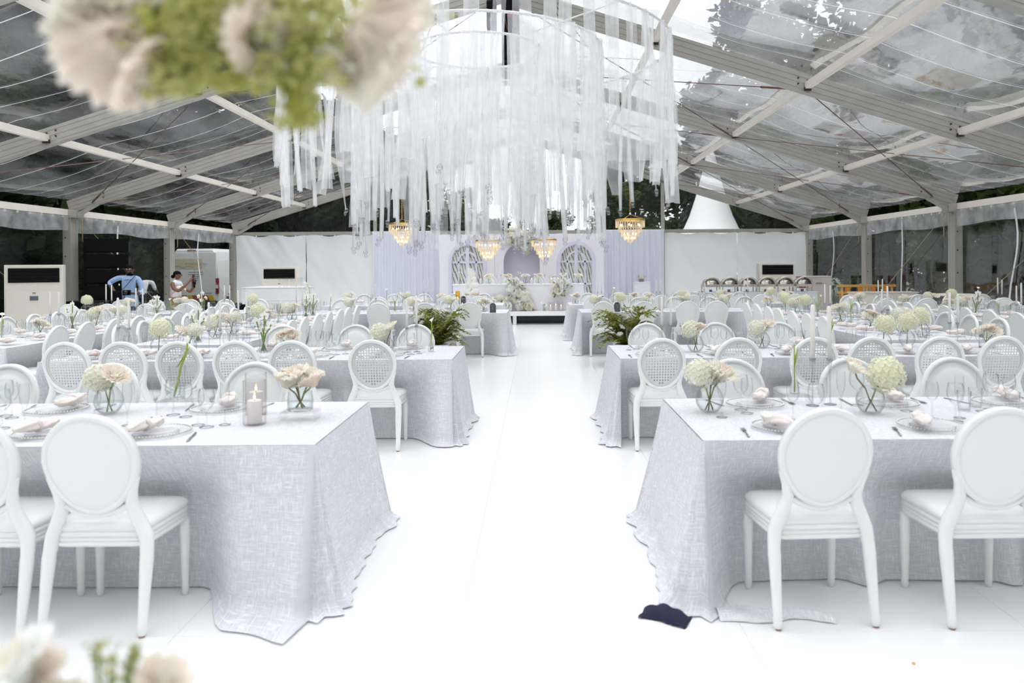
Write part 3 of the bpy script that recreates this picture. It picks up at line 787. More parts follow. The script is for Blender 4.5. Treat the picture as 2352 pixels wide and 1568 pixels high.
def napkin_mesh(seed):
    q = random.Random(seed); mb = MB(); path = []; rad = []
    n = 22
    for i in range(n + 1):
        t = i / n; path.append((.008 * math.sin(t * 5 + seed), -.125 + .25 * t, .030 + .006 * math.sin(t * 7)))
        r_ = .012 + .026 * math.sin(PI * min(1, t * 1.15)) ** .6
        if .42 < t < .58: r_ *= .74 + .26 * abs(t - .5) / .08
        if t > .8: r_ = .036 - (t - .8) * .07
        if t == 0 or t == 1: r_ *= .5
        rad.append(r_)
    mb.tube(path, rad, 22, flat=.72, up=(0, 0, 1))
    vs = []
    for k, v in enumerate(mb.v):
        i, j = divmod(k, 22); a = j / 22 * 2 * PI; f = 1 + .16 * math.sin(5 * a + i * .35 + seed) + .10 * noise.noise((v[0] * 60, v[1] * 30, seed * 3.1))
        c = Vector(path[i]); p = c + (Vector(v) - c) * f; p.z = max(p.z, .002); vs.append(tuple(p))
    mb.v = vs
    mb2 = MB(); mb2.torus((0, 0, .03), .027, .011, 18, 8, axis=Matrix.Rotation(PI / 2 + .3, 3, 'X') @ Matrix.Rotation(.2, 3, 'Y'))
    return mb.mesh('napkin', ['napkin']), mb2.mesh('knot', ['napkin'])
NAPS = [napkin_mesh(s) for s in (1, 2, 3, 4)]
def fork_mesh():
    mb = MB(); mb.tube([(0, -.1, .003), (0, -.06, .004), (0, -.01, .006), (0, .03, .005)], [.006, .005, .003, .004], 6, flat=.4)
    mb.box((0, .045, .005), (.02, .03, .002))
    for i in range(4): mb.box((-.0083 + i * .0055, .078, .0055), (.003, .04, .0016))
    return mb.mesh('fork', ['cutlery'])
def knife_mesh():
    mb = MB(); mb.tube([(0, -.11, .004), (0, -.06, .005), (0, -.01, .004)], [.005, .0065, .004], 6, flat=.5)
    mb.add([(-.004, -.01, .001), (.006, -.01, .001), (.008, .06, .001), (.002, .11, .001), (-.004, .1, .001), (-.004, -.01, .004), (.003, -.01, .004), (.003, .06, .004), (.0, .11, .003), (-.004, .1, .004)], [(0, 4, 3, 2, 1), (5, 6, 7, 8, 9), (0, 1, 6, 5), (1, 2, 7, 6), (2, 3, 8, 7), (3, 4, 9, 8), (4, 0, 5, 9)], 0, False)
    return mb.mesh('knife', ['cutlery'])
FORK, KNIFE = fork_mesh(), knife_mesh()

# ================================================================== FLOWERS
def rose_mesh(seed, mats, ruffle=.10, n_layers=5, open_=1.0):
    q = random.Random(seed); mb = MB()
    for L in range(n_layers):
        t = L / (n_layers - 1); cnt = 3 + L * 2 if L else 2
        for p in range(cnt):
            a0 = 2 * PI * p / cnt + L * .8 + q.uniform(-.2, .2); wd = 2 * PI / cnt * (.85 if L else .75); rr = .25 + .75 * t; hh = 1.0 - .28 * t; lean = (.15 + .85 * t) * open_
            ph = q.uniform(0, 6)
            def fn(u, v):
                a = a0 + (u - .5) * wd * (.55 + .9 * math.sin(PI * min(1, v * .8 + .1)))
                e = v ** .7
                r_ = rr * (.28 + .72 * math.sin(min(1.0, v * 1.05) * PI / 2)) + lean * .22 * max(0, v - .55) * 2
                z = -.45 + (hh + .45) * e - lean * .55 * max(0, v - .6) ** 1.5 * 2
                z += ruffle * v * math.sin(u * 11 + ph) ; r_ += ruffle * .6 * v * math.cos(u * 9 + ph)
                z -= .18 * v * (2 * u - 1) ** 2
                return Vector((r_ * math.cos(a), r_ * math.sin(a), z * .8))
            mb.grid(fn, 6, 5, 1 if L < 2 and len(mats) > 1 else 0)
    return mb.mesh('bloom', mats)
def hydrangea_mesh(seed, mats, n=110):
    q = random.Random(seed); mb = MB(); mb.ball((0, 0, 0), .78, 10, 7, 0)
    for i in range(n):
        z = 1 - 1.75 * (i + .5) / n; th = i * 2.39996; s_ = math.sqrt(max(0, 1 - z * z)); d = Vector((s_ * math.cos(th), s_ * math.sin(th), z)); rr = q.uniform(.86, 1.05)
        a = d.orthogonal().normalized(); b = d.cross(a); tw = q.uniform(0, 1.5); m_ = 1 if q.random() < .3 and len(mats) > 1 else 0
        vs = [d * rr * .92]; fs = []
        for k in range(4):
            t = tw + k * PI / 2; e = a * math.cos(t) + b * math.sin(t); f = a * -math.sin(t) + b * math.cos(t); bb = len(vs)
            vs += [d * rr + e * .09 + f * .085, d * (rr + .05) + e * .2, d * rr + e * .09 - f * .085]; fs.append((0, bb, bb + 1, bb + 2))
        mb.add(vs, fs, m_, True)
    return mb.mesh('bloom', mats)
def orchid_mesh():
    mb = MB()
    for k in range(5):
        a = PI / 2 + k * 2 * PI / 5; wd = .42 if k in (1, 4) else .28
        mb.grid(lambda u, v: Vector(((v * math.cos(a) - (u - .5) * 2 * wd * math.sin(PI * v) * math.sin(a)), .12 * math.sin(PI * v) - .1 * v, (v * math.sin(a) + (u - .5) * 2 * wd * math.sin(PI * v) * math.cos(a)))), 4, 5)
    mb.ball((0, -.08, -.05), (.12, .12, .14), 6, 5, 1)
    return mb.mesh('bloom', ['petal_white', 'orchid_yellow'])
def tulip_mesh():
    mb = MB()
    for k in range(6):
        a = k * PI / 3; mb.grid(lambda u, v: Vector(((.1 + .42 * math.sin(v * 2.3)) * math.cos(a + (u - .5) * 1.3 * math.sin(PI * (.15 + .8 * v))), (.1 + .42 * math.sin(v * 2.3)) * math.sin(a + (u - .5) * 1.3 * math.sin(PI * (.15 + .8 * v))), 1.5 * v)), 4, 5)
    return mb.mesh('bloom', ['petal_white'])
def calla_mesh():
    mb = MB(); mb.grid(lambda u, v: Vector(((.08 + .75 * v ** 2.2) * math.cos(u * 5.6), (.08 + .75 * v ** 2.2) * math.sin(u * 5.6), 1.2 * v + .45 * v * v * math.cos(u * 5.6 - 2.8))), 14, 6)
    mb.tube([(0, 0, .2), (0, 0, 1.0)], [.06, .04], 6, 1)
    return mb.mesh('bloom', ['petal_white', 'orchid_yellow'])
FL = {'rose': [rose_mesh(s, ['petal_cream', 'petal_blush']) for s in (1, 2)], 'blush': [rose_mesh(s, ['petal_blush', 'petal_cream'], .12) for s in (3, 4)], 'white': [rose_mesh(s, ['petal_white', 'petal_cream'], .10, 4) for s in (5, 6)],
      'carn': [rose_mesh(s, ['petal_cream', 'petal_blush'], .22, 6) for s in (7, 8)], 'hyd': [hydrangea_mesh(s, ['petal_hydrangea', 'petal_pale']) for s in (1, 2)], 'palehyd': [hydrangea_mesh(s, ['petal_pale', 'petal_white']) for s in (3, 4)],
      'orchid': [orchid_mesh()], 'tulip': [tulip_mesh()], 'calla': [calla_mesh()]}
LILY = MB()
for k in range(6):
    a = k * PI / 3; LILY.grid(lambda u, v: Vector(((.05 + .9 * v ** 1.4) * math.cos(a) - (u - .5) * .5 * math.sin(PI * v) * math.sin(a), (.05 + .9 * v ** 1.4) * math.sin(a) + (u - .5) * .5 * math.sin(PI * v) * math.cos(a), .9 * math.sin(v * 1.9))), 3, 5)
FL['lily'] = [LILY.mesh('bloom', ['petal_white'])]
def bloom(parent, kind, p, r, tilt=(0, 0), i=0, rz=None):
    ms = FL[kind]
    return O('bloom', ms[i % len(ms)], parent, p, rot=(tilt[0], tilt[1], rnd.uniform(0, 6) if rz is None else rz), scale=r)
VZ = {}
VZ['ball'] = (MB().lathe([(.001, .006), (.03, .004), (.05, .012), (.072, .045), (.078, .075), (.070, .108), (.052, .135), (.042, .15), (.041, .15)], 24).mesh('vase', ['glass']), MB().lathe([(.001, .01), (.03, .01), (.05, .018), (.069, .045), (.0735, .068), (.001, .068)], 24).mesh('water', ['water']))
VZ['cyl'] = (MB().lathe([(.001, .008), (.06, .008), (.066, 0), (.068, .02), (.067, .07), (.062, .095), (.064, .1), (.061, .1)], 24).mesh('vase', ['glass']), MB().lathe([(.001, .01), (.06, .01), (.0645, .045), (.001, .045)], 24).mesh('water', ['water']))
VZ['bud'] = (MB().lathe([(.001, .006), (.026, .004), (.028, .02), (.024, .05), (.014, .1), (.011, .14), (.015, .17), (.016, .175)], 16).mesh('vase', ['glass']), MB().lathe([(.001, .008), (.023, .008), (.024, .035), (.015, .085), (.001, .085)], 16).mesh('water', ['water']))
VZ['tall'] = (MB().lathe([(.001, .01), (.038, .01), (.044, 0), (.042, .1), (.046, .19), (.045, .2)], 20).mesh('vase', ['glass']), MB().lathe([(.001, .012), (.037, .012), (.038, .06), (.001, .06)], 20).mesh('water', ['water']))
def vase(style, flowers, x, y, z, label, group='flower vases on the tables'):
    """flowers: list of (kind, dx, dy, height, radius, stem material)"""
    t = thing('flower_vase', label, 'flower vase', (x, y, z), 0, group)
    O('vase', VZ[style][0], t); O('water', VZ[style][1], t)
    for i, (kind, dx, dy, h, r_, sm) in enumerate(flowers):
        mb = MB(); bx = -dx * .35; by = -dy * .35
        nk = {'ball': .14, 'cyl': .09, 'bud': .16, 'tall': .19}[style]; nr = {'ball': .03, 'cyl': .04, 'bud': .006, 'tall': .03}[style]
        mx_ = max(-nr, min(nr, dx * .35)); my_ = max(-nr, min(nr, dy * .35))
        br = {'ball': .045, 'cyl': .04, 'bud': .008, 'tall': .025}[style]
        mb.tube([(max(-br, min(br, bx)), max(-br, min(br, by)), .014), (mx_ * .3, my_ * .3, nk * .6), (mx_, my_, nk), (dx * .8, dy * .8, (nk + h) / 2 if h > nk + .05 else h), (dx, dy, h)], .0042 if style != 'tall' else .007, 6)
        if kind == 'calla' or kind == 'tulip': mb.tube([(0, 0, nk), (dx * .55 + .012, dy * .5, (nk + h) * .5), (dx * .9 + .02, dy, h - .02)], [.006, .012, .003], 6, flat=.3)
        st = O('stem', (mb, [sm]), t)
        if kind in ('calla', 'tulip'): tl = (dy * 2, dx * 4)
        elif kind == 'orchid': tl = (rnd.uniform(-.3, .3), 0)
        else: tl = (-dy * 5 + rnd.uniform(-.15, .15) + .35, dx * 6)
        bloom(t, kind, (dx, dy, h), r_, tl, i, rz=rnd.uniform(-.5, .5) if kind == 'orchid' else None)
    return t
HUR = {}
HUR['glass_cylinder'] = MB().lathe([(.001, .004), (.054, .004), (.058, .006), (.058, .23), (.0565, .233), (.055, .23)], 24).mesh('glass_cylinder', ['smoke_glass'])
HUR['candle'] = MB().lathe([(.001, .009), (.036, .009), (.037, .012), (.037, .125), (.034, .13), (.015, .127), (.001, .125)], 20).mesh('candle', ['wax'])
HUR['wick'] = MB().tube([(0, 0, .125), (.001, 0, .138)], .0015, 5).mesh('wick', ['wick'])
HUR['flame'] = MB().lathe([(.0005, .133), (.005, .139), (.0065, .146), (.004, .158), (.0005, .17)], 8).mesh('flame', ['flame'])
TAP = {}
TAP['holder'] = MB().lathe([(.001, .004), (.034, .003), (.035, .001), (.034, 0), (.012, .007), (.004, .012), (.0035, .12), (.006, .19), (.012, .225), (.018, .25), (.0175, .252), (.012, .235), (.001, .228)], 14).mesh('holder', ['crystal'])
TAP['candle'] = MB().lathe([(.001, .232), (.0118, .233), (.0115, .4), (.0105, .52), (.008, .532), (.001, .534)], 12).mesh('candle', ['wax'])
TAP['wick'] = MB().tube([(0, 0, .53), (.001, 0, .542)], .0012, 5).mesh('wick', ['wick'])
def taper(x, y, label, z=TZ, s=1.0):
    t = thing('taper_candlestick', label, 'candlestick', (x, y, z), rnd.uniform(0, 6), 'taper candles in stemmed glass holders'); t.scale = (s, s, s); t.rotation_euler = (rnd.uniform(-.012, .012), rnd.uniform(-.012, .012), 0)
    O('holder', TAP['holder'], t); c = O('candle', TAP['candle'], t); O('wick', TAP['wick'], c)
def hurricane(x, y, label, z=TZ, s=1.0, lit=True):
    t = thing('hurricane_candle', label, 'candle', (x, y, z), 0, 'pillar candles in glass cylinders'); t.scale = (s, s, s)
    O('glass_cylinder', HUR['glass_cylinder'], t); c = O('candle', HUR['candle'], t); O('wick', HUR['wick'], c)
    if lit: O('flame', HUR['flame'], c)
mb = MB()
mb.box((0, 0, .047), (.19, .14, .006)); mb.box((-.092, 0, .022), (.006, .14, .044)); mb.box((.092, 0, .022), (.006, .14, .044))
RISER = mb.mesh('acrylic_riser', ['acrylic'])
def riser(x, y, label, s=1.0):
    o = O('acrylic_riser', RISER, None, (x, y, TZ), scale=s); tag(o, label, 'stand', 'clear acrylic risers on the tables')

# ================================================================== TABLES
class Table:
    def __init__(s, key, name, ox, oy, U, L, W, near, far, nn, fn_, end, cane_near=False, cane_far=False, seed=0, flare=.15, endseats=0, detail=0):
        s.key = key; s.name = name; s.o = Vector((ox, oy)); s.U = Vector(U); s.V = Vector((-U[1], U[0])) if False else None
        s.L = L; s.W = W; s.near = near; s.far = far; s.nn = nn; s.fn = fn_; s.end = end; s.cn = cane_near; s.cf = cane_far; s.seed = seed; s.flare = flare; s.detail = detail
    def P(s, u, v): return s.o + s.U * u + s.V * v
TABLES = []
def make_table(key, name, origin, U, V, L, W, near, far, nn, fn_, end, cn=False, cf=False, seed=0, flare=.15, detail=0, tuck=.27, corner_pool=0.0):
    T = Table(key, name, origin[0], origin[1], U, L, W, near, far, nn, fn_, end, cn, cf, seed, flare, 0, detail); T.V = Vector(V); T.tuck = tuck
    # ---- cloth
    per = []    # (u, v, nu, nv, s, side, dist to corner)
    def line(a, b, n_, side, ds):
        Lg = math.hypot(b[0] - a[0], b[1] - a[1]); k = max(2, int(Lg / ds))
        for i in range(k):
            t = (i + .5) / k; per.append((a[0] + (b[0] - a[0]) * t, a[1] + (b[1] - a[1]) * t, n_[0], n_[1], side, min(t, 1 - t) * Lg))
    def corner(c, a0):
        for i in range(7):
            a = a0 + PI / 2 * (i + .5) / 7; per.append((c[0] + .012 * math.cos(a), c[1] + .012 * math.sin(a), math.cos(a), math.sin(a), 'c', 0))
    r0 = .012; ds = .045
    line((r0, 0), (L - r0, 0), (0, -1), 'n', ds); corner((L - r0, r0), -PI / 2)
    line((L, r0), (L, W - r0), (1, 0), 'e', .035); corner((L - r0, W - r0), 0)
    line((L - r0, W), (r0, W), (0, 1), 'f', ds); corner((r0, W - r0), PI / 2)
    line((0, W - r0), (0, r0), (-1, 0), 's', .035); corner((r0, r0), PI)
    H = TZ - .002
    rows = [0, .004, .02, .05, .10, .16, .22, .28, .34, .40, .46, .52, .58, .63, .67, .70, .725, .738]
    n = len(per); vs = []; uvs = []; S = [0.0]
    for i in range(1, n + 1): S.append(S[-1] + math.hypot(per[i % n][0] - per[i - 1][0], per[i % n][1] - per[i - 1][1]) + (.012 if per[i % n][4] == 'c' else 0))
    def ind(u, seats):
        d = 0
        for c in seats: d = max(d, smooth01(1 - (abs(u - c) - .24) / .30))
        return d
    for d in rows:
        t = d / H
        for i, (u, v, nu, nv, side, dc) in enumerate(per):
            sI = S[i]; nz = noise.noise((sI * 1.3, t * .8, seed + .5)); nz2 = noise.noise((sI * 4.0, t * 1.5, seed + 7.5))
            off = .004 * t
            if side in 'es':
                off += flare * t ** 1.15 * (.8 + .35 * nz) + t * .024 * (.5 + nz2) * math.sin(sI * 21 + 6 * nz) + .008 * t * math.sin(sI * 43 + seed + 4 * nz)
                off += .04 * math.exp(-(dc / .16) ** 2) * t ** 1.3
            elif side in 'nf':
                seats = T.near if side == 'n' else T.far
                g_ = min(1.0, (d / .26) ** 1.15)
                iu = ind(u, seats)
                off += (.02 + .025 * nz) * t - .25 * iu * g_ + (1 - iu) * (.04 * t + .02 * t * nz2)
                cpool = corner_pool if side == 'n' and u < L / 2 else .06
                off += (.05 + cpool * .6) * math.exp(-(dc / .27) ** 2) * t ** 1.4 * (1 - iu * .8) + .014 * t * nz2
            else:
                off += (flare * .75 + .05) * t ** 1.2 + .03 * t * math.sin(i * 2.2 + seed)
            z = TZ - d
            if d > .73: z = .006 + .004 * (nz2 + 1)
            elif d > .71: z = .022 + .008 * nz2; off += .025 * (1 - .7 * (ind(u, T.near if side == 'n' else T.far) if side in 'nf' else 0))
            if d > .73: off += (.05 + .02 * nz2) * (1 - .8 * (ind(u, T.near if side == 'n' else T.far) if side in 'nf' else 0)) + (corner_pool * (1 - ind(u, T.near)) if (side == 'n' and u < .55) else 0) * .8
            p = T.P(u + nu * off, v + nv * off); vs.append((p.x, p.y, z - .0015 if d < .7 else z)); uvs.append((sI, d))
    k = len(rows); fs = [(a * n + i, a * n + (i + 1) % n, (a + 1) * n + (i + 1) % n, (a + 1) * n + i) for a in range(k - 1) for i in range(n)]
    mb = MB(); mb.add(vs, fs, 0, True, uvs)
    nu_, nv_ = max(2, int(L / .15)), 8
    tv = []; tu = []
    for j in range(nv_ + 1):
        for i in range(nu_ + 1):
            p = T.P(.006 + (L - .012) * i / nu_, .006 + (W - .012) * j / nv_); tv.append((p.x, p.y, TZ - .0015)); tu.append((L * i / nu_, W * j / nv_ + 20))
    mb.add(tv, [(j * (nu_ + 1) + i, j * (nu_ + 1) + i + 1, (j + 1) * (nu_ + 1) + i + 1, (j + 1) * (nu_ + 1) + i) for j in range(nv_) for i in range(nu_)], 0, True, tu)
    cpt = T.P(L / 2, W / 2); mb.v = [(x - cpt.x, y - cpt.y, z) for x, y, z in mb.v]
    o = O('tablecloth', (mb, ['linen']), None, (cpt.x, cpt.y, 0))
    tag(o, 'floor-length pale linen cloth over the %s' % name, 'tablecloth', 'linen covered banquet tables')
    # ---- seats and settings
    for side, seats, sname, cane in (('n', near, nn, cn), ('f', far, fn_, cf)):
        for idx, u in enumerate(seats):
            f = T.V if side == 'n' else -T.V; e = T.P(u, 0 if side == 'n' else W); rz = math.atan2(-f.x, f.y); rgt = Vector((f.y, -f.x))
            tight = any(0 < abs(u - o_) < .52 for o_ in seats); jx = rnd.uniform(-.015, .015) * (.2 if tight else 1); jr = rnd.uniform(-.05, .05) * (.2 if tight else 1)
            where = '%s place %s, %s of the %s' % (ORD[idx + 1], end, sname, name)
            c = e - f * (tuck + rnd.uniform(-.01, .015)) + rgt * jx
            chair(c.x, c.y, rz + jr, cane, 'white %schair at %s' % ('cane-back ' if cane else '', where), 'white oval-back chairs')
            setting(e, f, rgt, rz, where, detail)
    TABLES.append(T)
    return T
OCC = []
def free(x, y, r_): return all((x - a) ** 2 + (y - b) ** 2 > (r_ + c_) ** 2 for a, b, c_ in OCC)
def find(x, y, r_, ax=None):
    best = (x, y)
    for k in range(0, 26):
        for s_ in range(max(1, k * 2)):
            a = s_ * PI / max(1, k); xx, yy = x + .014 * k * math.cos(a), y + .014 * k * math.sin(a)
            if free(xx, yy, r_): OCC.append((xx, yy, r_)); return xx, yy
    OCC.append((x, y, r_)); return x, y
def setting(e, f, rgt, rz, where, detail):
    def at(a, b): p = e + rgt * a + f * b; return (p.x, p.y, TZ)
    g_ = 'place settings'
    if detail < 2:
        t = thing('charger_plate', 'clear charger plate at ' + where, 'plate', at(0, .26), rz, 'charger plates'); O('plate', PLATE, t); O('beaded_rim', BEADS, t); O('glass_plate', DINNER, t)
    else:
        t = O('charger_plate', PLATE, None, at(0, .26), rz); tag(t, 'clear charger plate at ' + where, 'plate', 'charger plates')
    nm, kn = NAPS[rnd.randrange(4)]
    p = at(-.05 + rnd.uniform(-.03, .03), .21); t = thing('napkin', 'knotted blush napkin at ' + where, 'napkin', (p[0], p[1], TZ + .026), rz + rnd.uniform(-.6, .25), 'knotted blush napkins'); O('cloth', nm, t); O('knot', kn, t)
    for key, nm_, a, b in (('goblet', 'water goblet', .20, .40), ('wine', 'wine glass', .11, .46), ('flute', 'champagne flute', .27, .47)):
        o = O({'goblet': 'water_goblet', 'wine': 'wine_glass', 'flute': 'champagne_flute'}[key], GM[key], None, (*find(*at(a + rnd.uniform(-.012, .012), b + rnd.uniform(-.012, .012))[:2], .043), TZ), rnd.uniform(0, 6)); tag(o, nm_ + ' at ' + where, 'glass', nm_ + 's at the places')
    if detail < 2:
        o = O('fork', FORK, None, at(-.225, .16), rz + rnd.uniform(-.3, .1)); tag(o, 'fork at ' + where, 'fork', 'forks at the places')
        o = O('knife', KNIFE, None, at(.215, .18), rz + rnd.uniform(-.1, .4)); tag(o, 'knife at ' + where, 'knife', 'knives at the places')
# ================================================================== LAYOUT OF THE TABLES
FAm, AIS = 'from aisle', 'from front'
W1 = 1.15
OCC += [(-2.385, 4.25, .12), (-2.125, 4.5, .11), (-1.485, 4.0, .065), (-1.58, 4.28, .065), (-1.285, 4.13, .11), (.97, 4.28, .13), (1.87, 4.25, .13), (1.49, 4.54, .10), (1.60, 4.43, .04), (1.715, 4.46, .04), (2.38, 4.25, .04), (2.5, 4.35, .04), (2.62, 4.2, .04), (-1.43, 16.9, .2), (-1.75, 16.92, .06), (-1.64, 17.05, .06)]
L1 = make_table('L1', 'front left table', (-1.03, 3.535), (-1, 0), (0, 1), 3.4, W1, [.87, 1.40, 1.95], [.81, 1.76, 2.42], 'near side', 'far side', FAm, seed=1, flare=0.09, detail=0, corner_pool=.14)
R1 = make_table('R1', 'front right table', (.77, 3.56), (1, 0), (0, 1), 3.2, W1, [.47, 1.21, 1.9], [.50, 1.28, 1.95], 'near side', 'far side', FAm, seed=2, flare=0.14, detail=0, corner_pool=.10)
L2 = make_table('L2', 'second left table', (-.75, 6.78), (-1, 0), (0, 1), 3.7, W1, [.65, 1.34, 1.82, 2.30, 2.78, 3.26], [.54, 1.21, 1.98], 'near side', 'far side', FAm, cn=True, seed=3, flare=0.05, detail=1)
R2 = make_table('R2', 'second right table', (.73, 6.75), (1, 0), (0, 1), 4.0, W1, [.34, .97, 1.63, 2.11, 2.69, 3.23], [.44, 1.21, 1.87], 'near side', 'far side', FAm, cn=True, seed=4, flare=0.1, detail=1)
ys = [.85 + .56 * i for i in range(7)]
LZ = make_table('LZ', 'lengthwise left table', (-3.22, 8.22), (0, 1), (-1, 0), 4.98, 1.2, ys, [.38 + .55 * i for i in range(8)], 'aisle side', 'outer side', AIS, cf=True, seed=5, flare=-.03, detail=2)
RZ = make_table('RZ', 'lengthwise right table', (3.72, 8.22), (0, 1), (1, 0), 4.98, 1.2, ys, [.38 + .55 * i for i in range(8)], 'aisle side', 'outer side', AIS, cf=True, seed=6, flare=-.03, detail=2)
L3 = make_table('L3', 'third left table', (-.52, 13.5), (-1, 0), (0, 1), 3.95, W1, [.63, 1.43, 2.22], [.5, 1.2, 1.9, 2.6, 3.3], 'near side', 'far side', FAm, seed=7, flare=0.05, detail=2)
R3 = make_table('R3', 'third right table', (.79, 13.5), (1, 0), (0, 1), 4.1, W1, [.36, 1.08, 1.83, 2.33], [.5, 1.2, 1.9, 2.6, 3.3], 'near side', 'far side', FAm, seed=8, flare=0.08, detail=2)
L4 = make_table('L4', 'fourth left table', (-.72, 16.3), (-1, 0), (0, 1), 3.9, W1, [.5, 1.2, 1.9, 2.6, 3.3], [.5, 1.2, 1.9, 2.6, 3.3], 'near side', 'far side', FAm, seed=9, flare=.10, detail=2)
R4 = make_table('R4', 'fourth right table', (.69, 16.2), (1, 0), (0, 1), 5.2, W1, [.5, 1.2, 1.9, 2.6, 3.3, 4.0, 4.7], [.5, 1.2, 1.9, 2.6, 3.3, 4.0, 4.7], 'near side', 'far side', FAm, seed=10, flare=0.06, detail=2)
yo = [.40 + .56 * i for i in range(9)]
LO = make_table('LO', 'outer lengthwise left table', (-5.58, 8.0), (0, 1), (-1, 0), 5.4, 1.15, yo, yo, 'aisle side', 'outer side', AIS, cn=False, seed=11, flare=.05, detail=2)
RO = make_table('RO', 'outer lengthwise right table', (6.3, 8.0), (0, 1), (1, 0), 5.4, 1.15, yo, yo, 'aisle side', 'outer side', AIS, cf=True, seed=12, flare=.05, detail=2)
L5 = make_table('L5', 'outer back left table', (-5.15, 13.95), (-1, 0), (0, 1), 3.9, W1, [.45, 1.15, 1.85, 2.55, 3.25], [.45, 1.15, 1.85, 2.55, 3.25], 'near side', 'far side', FAm, seed=13, flare=.08, detail=2)
R5 = make_table('R5', 'outer back right table', (5.85, 13.95), (1, 0), (0, 1), 3.6, W1, [.45, 1.15, 1.85, 2.55, 3.15], [.45, 1.15, 1.85, 2.55, 3.15], 'near side', 'far side', FAm, seed=14, flare=.08, detail=2)

# ---- front tables: centrepieces where the photograph has them
def px(u, v, z=TZ, Y=None):
    """place on a horizontal plane from an image position (undoes the slight roll)"""
    a = R(.4); du, dv = u - 1232, v - 612
    u2 = du * math.cos(a) - dv * math.sin(a); v2 = du * math.sin(a) + dv * math.cos(a)
    Yd = F * (CH - z) / v2 if Y is None else Y
    return u2 * Yd / F, Yd
x, y = px(250, 950)
vase('ball', [('palehyd', -.055, .0, .20, .085, 'stem'), ('blush', .055, -.04, .215, .072, 'stem'), ('carn', .0, .05, .20, .065, 'stem')], x, y, TZ, 'round glass vase of hydrangea and blush rose on the front left table')
vase('tall', [('tulip', .07, -.02, .33, .03, 'stem_pale')], -2.125, 4.50, TZ + .051, 'clear cylinder with one leaning white tulip on the front left table')
riser(-2.125, 4.50, 'clear acrylic riser under the leaning tulip on the front left table')
hurricane(-1.485, 4.00, 'lit pillar candle in glass cylinder, nearer of two on the front left table')
hurricane(-1.58, 4.28, 'lit pillar candle in glass cylinder, farther of two on the front left table')
riser(-1.285, 4.13, 'clear acrylic riser under the low rose vase near the front left table corner')
vase('cyl', [('carn', -.07, -.01, .145, .066, 'stem_brown'), ('rose', -.01, -.03, .195, .066, 'stem_brown'), ('blush', .07, -.01, .15, .066, 'stem'), ('rose', .045, .04, .185, .06, 'stem'), ('carn', -.05, .05, .18, .06, 'stem')], -1.285, 4.13, TZ + .051, 'low glass vase of cream roses at the corner of the front left table')
x, y = px(1630, 947)
vase('ball', [('palehyd', -.055, 0, .215, .085, 'stem'), ('carn', .065, -.02, .215, .075, 'stem'), ('carn', .03, .05, .17, .06, 'stem_brown')], x, y, TZ, 'round glass vase of hydrangea and carnation nearest the front right table corner')
x, y = px(2000, 950)
vase('ball', [('rose', -.095, -.01, .25, .068, 'stem_brown'), ('hyd', .08, -.01, .215, .10, 'stem')], x, y, TZ, 'round glass vase with cream rose and large hydrangea behind the near right chair')
x = 1.40; y = 4.45
riser(1.535, 4.545, 'clear acrylic riser under the single calla on the front right table', .9)
vase('bud', [('calla', 0.0, 0, .30, .03, 'stem_pale')], 1.535, 4.545, TZ + .046, 'slim glass bud vase with one white calla on the front right table')
taper(1.60, 4.43, 'tall white taper in glass holder, left of the pair on the front right table', s=1.1)
taper(1.715, 4.46, 'tall white taper in glass holder, right of the pair on the front right table', s=1.08)
for i, (a, b, k) in enumerate(((2.38, 4.25, 'tumbler'), (2.5, 4.35, 'tumbler'), (2.62, 4.2, 'tumbler'))):
    tag(O('tumbler', GM[k], None, (a, b, TZ)), 'clear tumbler mid front right table, %s from aisle' % ORD[i + 1], 'glass', 'tumblers on the front right table')

